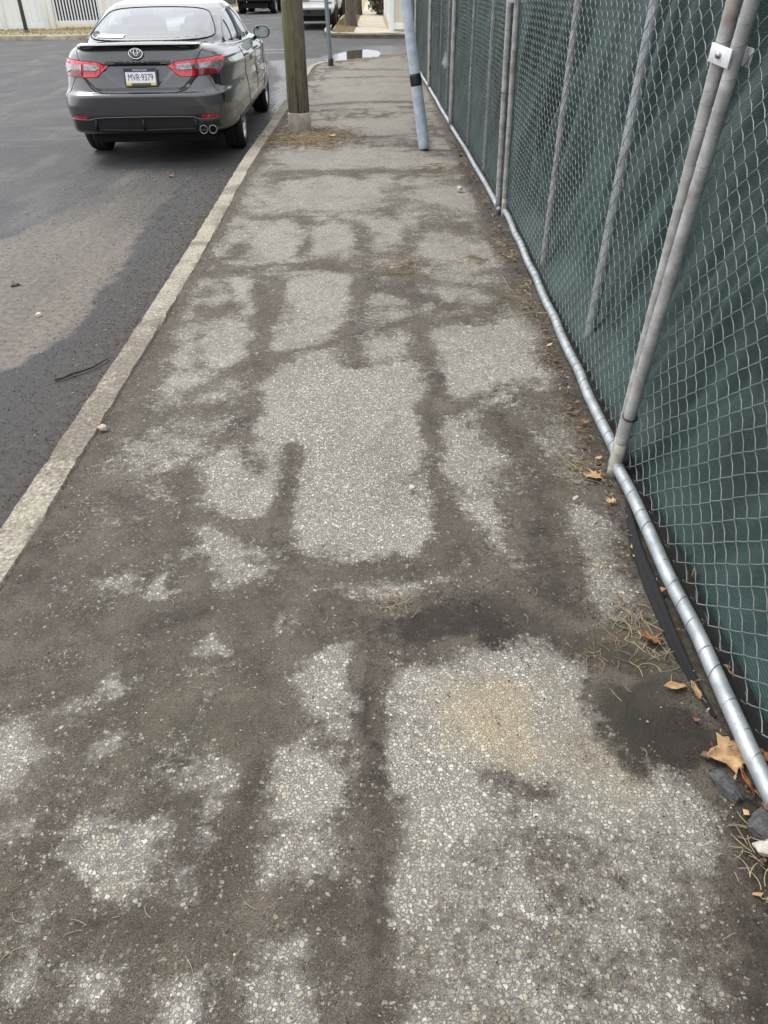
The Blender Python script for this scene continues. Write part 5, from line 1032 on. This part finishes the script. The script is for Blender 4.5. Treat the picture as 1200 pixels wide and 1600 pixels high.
def boxy(name, label, cat, loc, rz, LV, GH, paint_, wheels, wr, ww, track, group=None, n=6, rear=None):
    T = thing(name, label, cat, loc, rz, group)
    V, F = loft(LV, n, 120, 60, 3, .03); b_ = mesh('body', V, F, M[paint_], T, True); tb = bvh_of(V, F); b_.data.set_sharp_from_angle(angle=R(40)); cut_wheels(b_, wheels, wr+.05, track-ww/2-.05)
    V2, F2 = loft(GH, n, 120, 40, 3, .03); mesh('cabin', V2, F2, M[paint_], T, True); tg = bvh_of(V2, F2)
    for v in wheels:
        for sd in (1, -1): wheel(T, sd*track, v, wr, ww, sd, 5, wr*.66, False)
    g = G(); g.box((0, sum(wheels)/2, .36), (1.2, wheels[1]-wheels[0]+1.6, .22)); g.build('underbody', M['under'], T)
    return T, Proj([tb], 'rear'), Proj([tg], 'rear'), Proj([tb], 'right'), Proj([tg], 'right'), Proj([tg], 'left')
# white sport utility vehicle on the far side of the crossing
T, pb, pg, ps, pgs, pgl = boxy('parked_car', 'white sport utility vehicle seen from behind, parked beyond the crossing', 'car', (-2.42, 32.2, 0), R(1),
    [(.42, .80, .10, 4.6), (.50, .88, .02, 4.75), (.62, .92, -.05, 4.8), (.70, .925, -.04, 4.8), (.74, .925, .03, 4.8), (.95, .92, .05, 4.75), (1.10, .90, .07, 4.7), (1.16, .86, .10, 4.5)],
    [(1.08, .86, .08, 3.6), (1.3, .82, .16, 3.3), (1.6, .74, .30, 2.9), (1.74, .66, .42, 2.6), (1.78, .4, .8, 2.2)], 'white_paint', (.95, 3.75), .37, .26, .80)
w_ = patch(pg, [(-.66, 1.18), (.66, 1.18), (.58, 1.60), (-.58, 1.60)], 'rear_window', M['glass_dark'], T, .006, .08)
for q, m_ in ((pgs, 1), (pgl, -1)): patch(q, [(.5, 1.2), (3.1, 1.2), (2.7, 1.6), (.7, 1.6)], 'side_window', M['glass_dark'], T, .006, .1)
for sd in (1, -1):
    l_ = patch(pb, [(sd*.66, 1.06), (sd*.80, 1.06), (sd*.83, .72), (sd*.68, .72)], 'tail_lamp', M['white_paint'], T, .01, .05)
    patch(pb, [(sd*.675, 1.06), (sd*.79, 1.06), (sd*.80, .93), (sd*.69, .93)], 'red_lens', M['red_dark'], l_, .016, .05); patch(pb, [(sd*.68, .82), (sd*.79, .82), (sd*.79, .76), (sd*.69, .76)], 'lower_lens', M['red_dark'], l_, .016, .05)
g = G(); g.box((0, -.02, .655), (1.70, .16, .06), 0, .02); g.build('bumper_step', M['clamp'], T, 'auto')
g = G(); g.box((0, .05, .50), (1.55, .2, .20), 0, .02); g.build('bumper_valance', M['black'], T)
g = G(); g.box((-.12, -.01, .93), (.30, .02, .15), 0, .004); pp_ = g.build('licence_plate', M['plate_o'], T); g = G(); g.box((-.12, -.022, .93), (.10, .01, .05), 0, .002); g.build('plate_mark', M['plate_y'], pp_)
frame_patch(pb, [(-.8, .83), (0, .835), (.8, .83)], 'tailgate_seam', M['seam'], T, .006, 0, False)
g = G(); g.lathe([(.0, -.05), (.03, -.045), (.035, 0), (.02, .03), (.03, .1)], 12, Matrix.Translation((0, -.08, .56)) @ Matrix.Rotation(R(90), 4, 'X')); g.build('tow_ball', M['black'], T, True)
# red off-roader with black fenders
T, pb, pg, ps, pgs, pgl = boxy('parked_car', 'red off road vehicle with black fenders and wide tyres, far up the street', 'car', (-6.15, 46.2, 0), R(-3),
    [(.55, .70, .10, 3.9), (.62, .78, .02, 4.0), (.78, .80, .0, 4.05), (1.02, .80, .0, 4.05), (1.16, .79, .02, 4.0), (1.2, .74, .06, 3.9)],
    [(1.1, .77, .04, 2.9), (1.3, .75, .06, 2.8), (1.75, .68, .12, 2.6), (1.8, .6, .25, 2.4)], 'red_paint', (.75, 3.2), .43, .30, .80, n=8)
for q in (pgs, pgl): patch(q, [(.3, 1.25), (2.5, 1.25), (2.4, 1.65), (.35, 1.65)], 'side_window', M['glass_dark'], T, .006, .1)
patch(pg, [(-.6, 1.25), (.6, 1.25), (.55, 1.65), (-.55, 1.65)], 'rear_window', M['glass_dark'], T, .006, .1)
g = G(); g.box((0, -.10, .66), (1.55, .2, .24), 0, .03); g.build('bumper', M['black'], T, 'auto')
g = G()
for v in (.75, 3.2):
    for sd in (1, -1): g.tube([(sd*.86, v+.55*math.cos(a), .43+.53*math.sin(a)) for a in np.linspace(.1, math.pi-.1, 16)], .10, 8)
g.build('fenders', M['black'], T, True)
g = G(); g.lathe([(.20, -.10), (.36, -.12), (.40, -.06), (.40, .06), (.36, .12), (.20, .10)], 32, Matrix.Translation((0, -.13, 1.28)) @ Matrix.Rotation(R(90), 4, 'X')); g.build('spare_tyre', M['rubber'], T, True)
g = G(); g.box((-.05, -.21, .93), (.32, .01, .16), 0, .004); g.build('licence_plate', M['plate_w'], T)
for sd in (1, -1): g = G(); g.box((sd*.68, -.02, 1.02), (.13, .05, .2), 0, .015); g.build('tail_lamp', M['red_dark'], T)
T, pb, pg, ps, pgs, pgl = boxy('parked_car', 'blue grey car parked just ahead of the red off road vehicle', 'car', (-5.45, 52.0, 0), R(-4),
    [(.3, .75, .1, 4.5), (.4, .86, .0, 4.6), (.7, .9, -.02, 4.6), (.95, .88, .05, 4.5), (1.02, .82, .1, 4.4)], [(.98, .8, .3, 3.5), (1.3, .68, .9, 2.8), (1.45, .55, 1.4, 2.4), (1.47, .3, 1.6, 2.2)], 'blue_paint', (.9, 3.6), .33, .22, .80)
patch(pg, [(-.6, 1.04), (.6, 1.04), (.5, 1.36), (-.5, 1.36)], 'rear_window', M['glass_dark'], T, .006, .1)
for sd in (1, -1): patch(pb, [(sd*.6, .9), (sd*.84, .88), (sd*.84, .76), (sd*.6, .78)], 'tail_lamp', M['red_dark'], T, .008, .06)
g = G(); g.box((0, -.04, .6), (.32, .01, .16), 0, .004); g.build('licence_plate', M['plate_w'], T)
T, pb, pg, ps, pgs, pgl = boxy('parked_car', 'silver car parked ahead of the white sport utility vehicle', 'car', (-2.45, 40.2, 0), R(0),
    [(.3, .75, .1, 4.5), (.4, .86, .0, 4.6), (.7, .9, -.02, 4.6), (.95, .88, .05, 4.5), (1.02, .82, .1, 4.4)], [(.98, .8, .3, 3.5), (1.3, .68, .9, 2.8), (1.45, .55, 1.4, 2.4), (1.47, .3, 1.6, 2.2)], 'white_paint', (.9, 3.6), .33, .22, .80)
patch(pg, [(-.6, 1.04), (.6, 1.04), (.5, 1.36), (-.5, 1.36)], 'rear_window', M['glass_dark'], T, .006, .1)
for sd in (1, -1): patch(pb, [(sd*.6, .9), (sd*.84, .88), (sd*.84, .76), (sd*.6, .78)], 'tail_lamp', M['red_dark'], T, .008, .06)
g = G(); g.box((0, -.04, .6), (.32, .01, .16), 0, .004); g.build('licence_plate', M['plate_w'], T)

# ---------------------------------------------------------------- beyond the crossing
def vinyl_bay(parent, p0, p1, z0, z1, mat, boards=True):
    a, b_ = Vector(p0), Vector(p1); d = b_-a; L = d.length; rz = math.atan2(d.y, d.x); c = (a+b_)/2
    g = G(); k = max(3, int(L/.19)); w0 = L/k
    for i in range(k): g.box(Vector((a.x, a.y, (z0+z1)/2))+Vector((d.x, d.y, 0))*((i+.5)/k), (w0-.008, .03, z1-z0), rz, .004)
    g.build('infill', M[mat], parent)
    for z in (z0, z1):
        g = G(); g.box((c.x, c.y, z), (L, .055, .13), rz, .006); g.build('fence_rail', M['vinyl'], parent)
# left corner: white fence along the crossing street, with a gate of dark slats
A = Vector((-18.0, 31.15, .1)); Bp = Vector((-7.9, 32.6, .1)); dirv = (Bp-A).normalized()
LFX = [-18.0, -15.9, -14.25, -13.05, -11.62, -11.1, -9.45, -8.1]
fy = lambda x: 31.3+(x+18)*.13
t = thing('vinyl_fence', 'white vinyl board fence along the crossing street, left of the gate', 'fence', (-18, fy(-18), .1))
o0 = t.location.copy()
for i, x in enumerate(LFX[:5]):
    g = G(); g.box((x-o0.x, fy(x)-o0.y, .95), (.13, .13, 1.9), 0, .008); g.build('fence_post', M['vinyl'], t, 'auto')
for a, b_ in zip(LFX[:4], LFX[1:5]):
    vinyl_bay(t, (a-o0.x+.06, fy(a)-o0.y, 0), (b_-o0.x-.06, fy(b_)-o0.y, 0), .12, 1.02, 'vinyl'); 
    g = G(); k = 9; L = b_-a-.13
    for i in range(k): g.box((a-o0.x+.065+L*(i+.5)/k, fy(a+L*(i+.5)/k)-o0.y, 1.42), (L/k-.006, .03, .72), math.atan(.13), .003)
    g.build('upper_infill', M['vinyl'], t)
t = thing('gate', 'white framed gate with dark vertical gaps, behind the roof of the grey sedan', 'gate', (-11.40, fy(-11.4), .1)); o0 = t.location.copy()
for x in (-11.42, -9.72):
    g = G(); g.box((x-o0.x, fy(x)-o0.y, .95), (.15, .15, 1.95), 0, .01); g.build('gate_post', M['vinyl'], t, 'auto')
for z in (.20, 1.12, 1.75):
    g = G(); g.box((.84, .11, z), (1.58, .06, .13), math.atan(.13), .006); g.build('gate_rail', M['vinyl'], t)
for k in range(15):
    g = G(); u = .12+k*.103; g.box((u, u*.13, .95), (.045, .03, 1.6), math.atan(.13), .004); g.build('picket', M['vinyl'], t)
g = G(); g.box((.84, .30, .95), (1.60, .02, 1.6), math.atan(.13)); g.build('dark_backing', M['dark_slat'], t)
t = thing('vinyl_fence', 'white vinyl board fence right of the gate, mostly behind the grey sedan', 'fence', (-9.6, fy(-9.6), .1)); o0 = t.location.copy()
for x in (-8.1,):
    g = G(); g.box((x-o0.x, fy(x)-o0.y, .95), (.13, .13, 1.9), 0, .008); g.build('fence_post', M['vinyl'], t, 'auto')
vinyl_bay(t, (.05, .0, 0), (1.45, .19, 0), .12, 1.05, 'vinyl'); vinyl_bay(t, (.05, .01, 0), (1.45, .20, 0), 1.18, 1.75, 'vinyl')
t = thing('lamp_pole', 'thin dark grey pole on the grass in front of the white fence', 'pole', (-11.75, 30.35, .1)); g = G(); g.tube([(0, 0, 0), (0, 0, 3), (0, 0, 6)], [.065, .055, .045], 14); g.build('pole', M['street_pole'], t, True)
g = G(); g.lathe([(.10, 0), (.10, .05), (.07, .09)], 14); g.build('base', M['street_pole'], t, True)
t = thing('board_fence', 'brown board fence behind the left sidewalk of the far street', 'fence', (-9.2, 36, .1))
for k in range(12):
    g = G(); y = k*2.0
    for j in range(9): g.box((.02*math.sin(j), y+j*.22, .9), (.03, .20, 1.8+.03*random.random()), 0, .004)
    g.build('fence_bay', M['brown_fence'], t)
def picket_side(): pass
# right corner: white fence, its front bay facing the crossing
t = thing('vinyl_fence', 'white vinyl fence with a lattice top at the right far corner, next to the sidewalk', 'fence', (.42, 28.55, .12))
g = G(); g.box((0, 0, .92), (.16, .16, 1.84), 0, .01); g.build('fence_post', M['vinyl'], t, 'auto')
g = G(); g.box((2.4, 0, .92), (.14, .14, 1.84), 0, .01); g.build('fence_post', M['vinyl'], t, 'auto')
for z in (.14, .96, 1.74):
    g = G(); g.box((1.2, 0, z), (2.3, .06, .17), 0, .006); g.build('fence_rail', M['vinyl'], t)
g = G()
for i in range(14): g.box((.15+i*.165, .0, .55), (.155, .025, .70), 0, .003)
g.build('infill', M['vinyl_cream'], t)
g = G()
for i in range(34): g.box((.13+i*.066, .0, 1.35), (.030, .02, .68))
g.build('lattice', M['vinyl'], t)
g = G(); g.box((1.2, .05, 1.35), (2.2, .01, .66)); g.build('lattice_backing', M['vinyl_cream'], t)
t = thing('vinyl_fence', 'white vinyl fence running away beside the far sidewalk', 'fence', (.40, 28.7, .12))
for k in range(8):
    y = k*2.4; g = G(); g.box((-.012*y, y+2.3, .9), (.13, .13, 1.8), 0, .008); g.build('fence_post', M['vinyl'], t, 'auto')
    g = G()
    for j in range(11): g.box((-.012*(y+.1+j*.2), y+.16+j*.2, .92), (.03, .19, 1.6), 0, .003)
    g.build('infill', M['vinyl'], t)
def tree(x, y, r, h, label, seed):
    t = thing('street_tree', label, 'tree', (x, y, .1), 0, 'bare street trees'); rn = random.Random(seed); V = []; n = 28; zs_ = np.concatenate([np.linspace(0, 1, 14), np.linspace(1.3, h, 12)])
    for z in zs_:
        r0 = r*(1+.28*math.exp(-z*7))*(1-.3*z/h)
        for j in range(n):
            a = 2*math.pi*j/n; q = 1+.09*noise.noise(Vector((math.cos(a)*2, math.sin(a)*2, z*.8+seed)))+.05*noise.noise(Vector((math.cos(a)*7, math.sin(a)*7, z*2))); V.append((r0*q*math.cos(a), r0*q*math.sin(a), z))
    mesh('trunk', V, [(i*n+j, i*n+(j+1) % n, (i+1)*n+(j+1) % n, (i+1)*n+j) for i in range(len(zs_)-1) for j in range(n)], M['bark'], t, True)
    g = G()
    def br(p, d, L, r_, lev):
        q = [p]; 
        for k in range(4): d = (d+Vector((rn.uniform(-.25, .25), rn.uniform(-.25, .25), rn.uniform(-.05, .25)))).normalized(); q.append(q[-1]+d*L/4)
        g.tube(q, [r_*(1-.14*k) for k in range(5)], 6 if lev < 2 else 4)
        if lev < 4:
            for _ in range(3): i = rn.randint(2, 4); br(q[i], (d+Vector((rn.uniform(-1, 1), rn.uniform(-1, 1), rn.uniform(-.1, .6)))).normalized(), L*.68, r_*.5, lev+1)
    for k in range(5): a = k*1.26+seed; br(Vector((0, 0, h*.93)), Vector((math.cos(a)*.7, math.sin(a)*.7, 1)).normalized(), 2.3, r*.5, 0)
    g.build('crown', M['bark'], t, True)
tree(-.93, 31.4, .20, 4.0, 'thick bare tree trunk on the grass corner, nearer of the two', 1); tree(-.90, 40.4, .19, 4.2, 'second bare tree trunk on the verge, partly hidden by the nearer trunk', 2)
t = thing('wheelie_bin', 'dark blue wheeled rubbish bin on the verge between white vehicle and tree', 'bin', (-1.40, 42.6, .12))
g = G(); V = []
for z, a in ((0, .23), (.05, .24), (.9, .29)): V += [(-a, -a, z), (a, -a, z), (a, a, z), (-a, a, z)]
g.add(V, [(i*4+j, i*4+(j+1) % 4, (i+1)*4+(j+1) % 4, (i+1)*4+j) for i in range(2) for j in range(4)]); g.build('tub', M['bin'], t)
g = G(); g.box((0, 0, .95), (.62, .64, .06), 0, .02); g.build('lid', M['bin'], t, 'auto')
for sd in (1, -1): g = G(); g.lathe([(.0, -.02), (.10, -.02), (.10, .02), (0, .02)], 18, Matrix.Translation((sd*.22, .27, .10)) @ Matrix.Rotation(R(90), 4, 'Y')); g.build('wheel', M['rubber'], t, True)
def foliage(name, label, cat, loc, rx, ry, rz_, n, s_, mats, seed):
    t = thing(name, label, cat, loc); rn = np.random.default_rng(seed)
    for mi, (mat, fr) in enumerate(mats):
        k = int(n*fr); d = rn.normal(size=(k, 3)); d /= np.linalg.norm(d, axis=1, keepdims=True); rad = rn.uniform(.35, 1.05, (k, 1))*(1+.25*np.sin(d[:, :1]*5+mi)); C = d*rad*np.array([rx, ry, rz_])+np.array([0, 0, rz_*.95]); C[:, 2] = np.maximum(C[:, 2], .02)
        e1 = rn.normal(size=(k, 3)); e1 /= np.linalg.norm(e1, axis=1, keepdims=True); e2 = np.cross(e1, rn.normal(size=(k, 3))); e2 /= np.linalg.norm(e2, axis=1, keepdims=True); q = rn.uniform(.6, 1.3, (k, 1))*s_
        V = np.stack([C-e1*q, C+e2*q*.5, C+e1*q, C-e2*q*.5], 1).reshape(-1, 3); mesh('leaves', V, np.arange(4*k).reshape(-1, 4), M[mat], t)
    g = G()
    for k in range(7): a = k*.9; g.tube([(0, 0, 0), (rx*.3*math.cos(a), ry*.3*math.sin(a), rz_*.8), (rx*.6*math.cos(a), ry*.6*math.sin(a), rz_*1.5)], [.02, .012, .006], 5)
    g.build('stems', M['twig'], t)
foliage('shrub', 'dark green shrub with reddish leaves at the foot of the far white fence', 'shrub', (.02, 40.6, .12), .38, 1.3, .55, 2600, .05, [('leaf_dark', .8), ('flower', .2)], 3)
# dry grass blades on the verges that read as turf
rn = np.random.default_rng(9); n = 9000; sel = rn.random(n) < .55
gx = np.where(sel, rn.uniform(-19, -8.3, n), rn.uniform(-1.45, -.78, n)); gy = np.where(sel, rn.uniform(28.9, 33.2, n), rn.uniform(28.4, 40, n)); m = (~sel)|(gy > 28.5+(gx+19)*-.0)
P0 = np.stack([gx, gy, np.full(n, .115)], -1)[m]; k = len(P0); d = rn.normal(0, .03, (k, 2)); tip = P0+np.stack([d[:, 0], d[:, 1], rn.uniform(.02, .06, k)], -1); wv = np.stack([rn.uniform(.006, .014, k), np.zeros(k), np.zeros(k)], -1)
tag(mesh('verge_grass', np.stack([P0-wv, P0+wv, tip], 1).reshape(-1, 3), np.arange(3*k).reshape(-1, 3), M['straw']), 'pale winter grass on the verges', 'grass', kind='stuff')
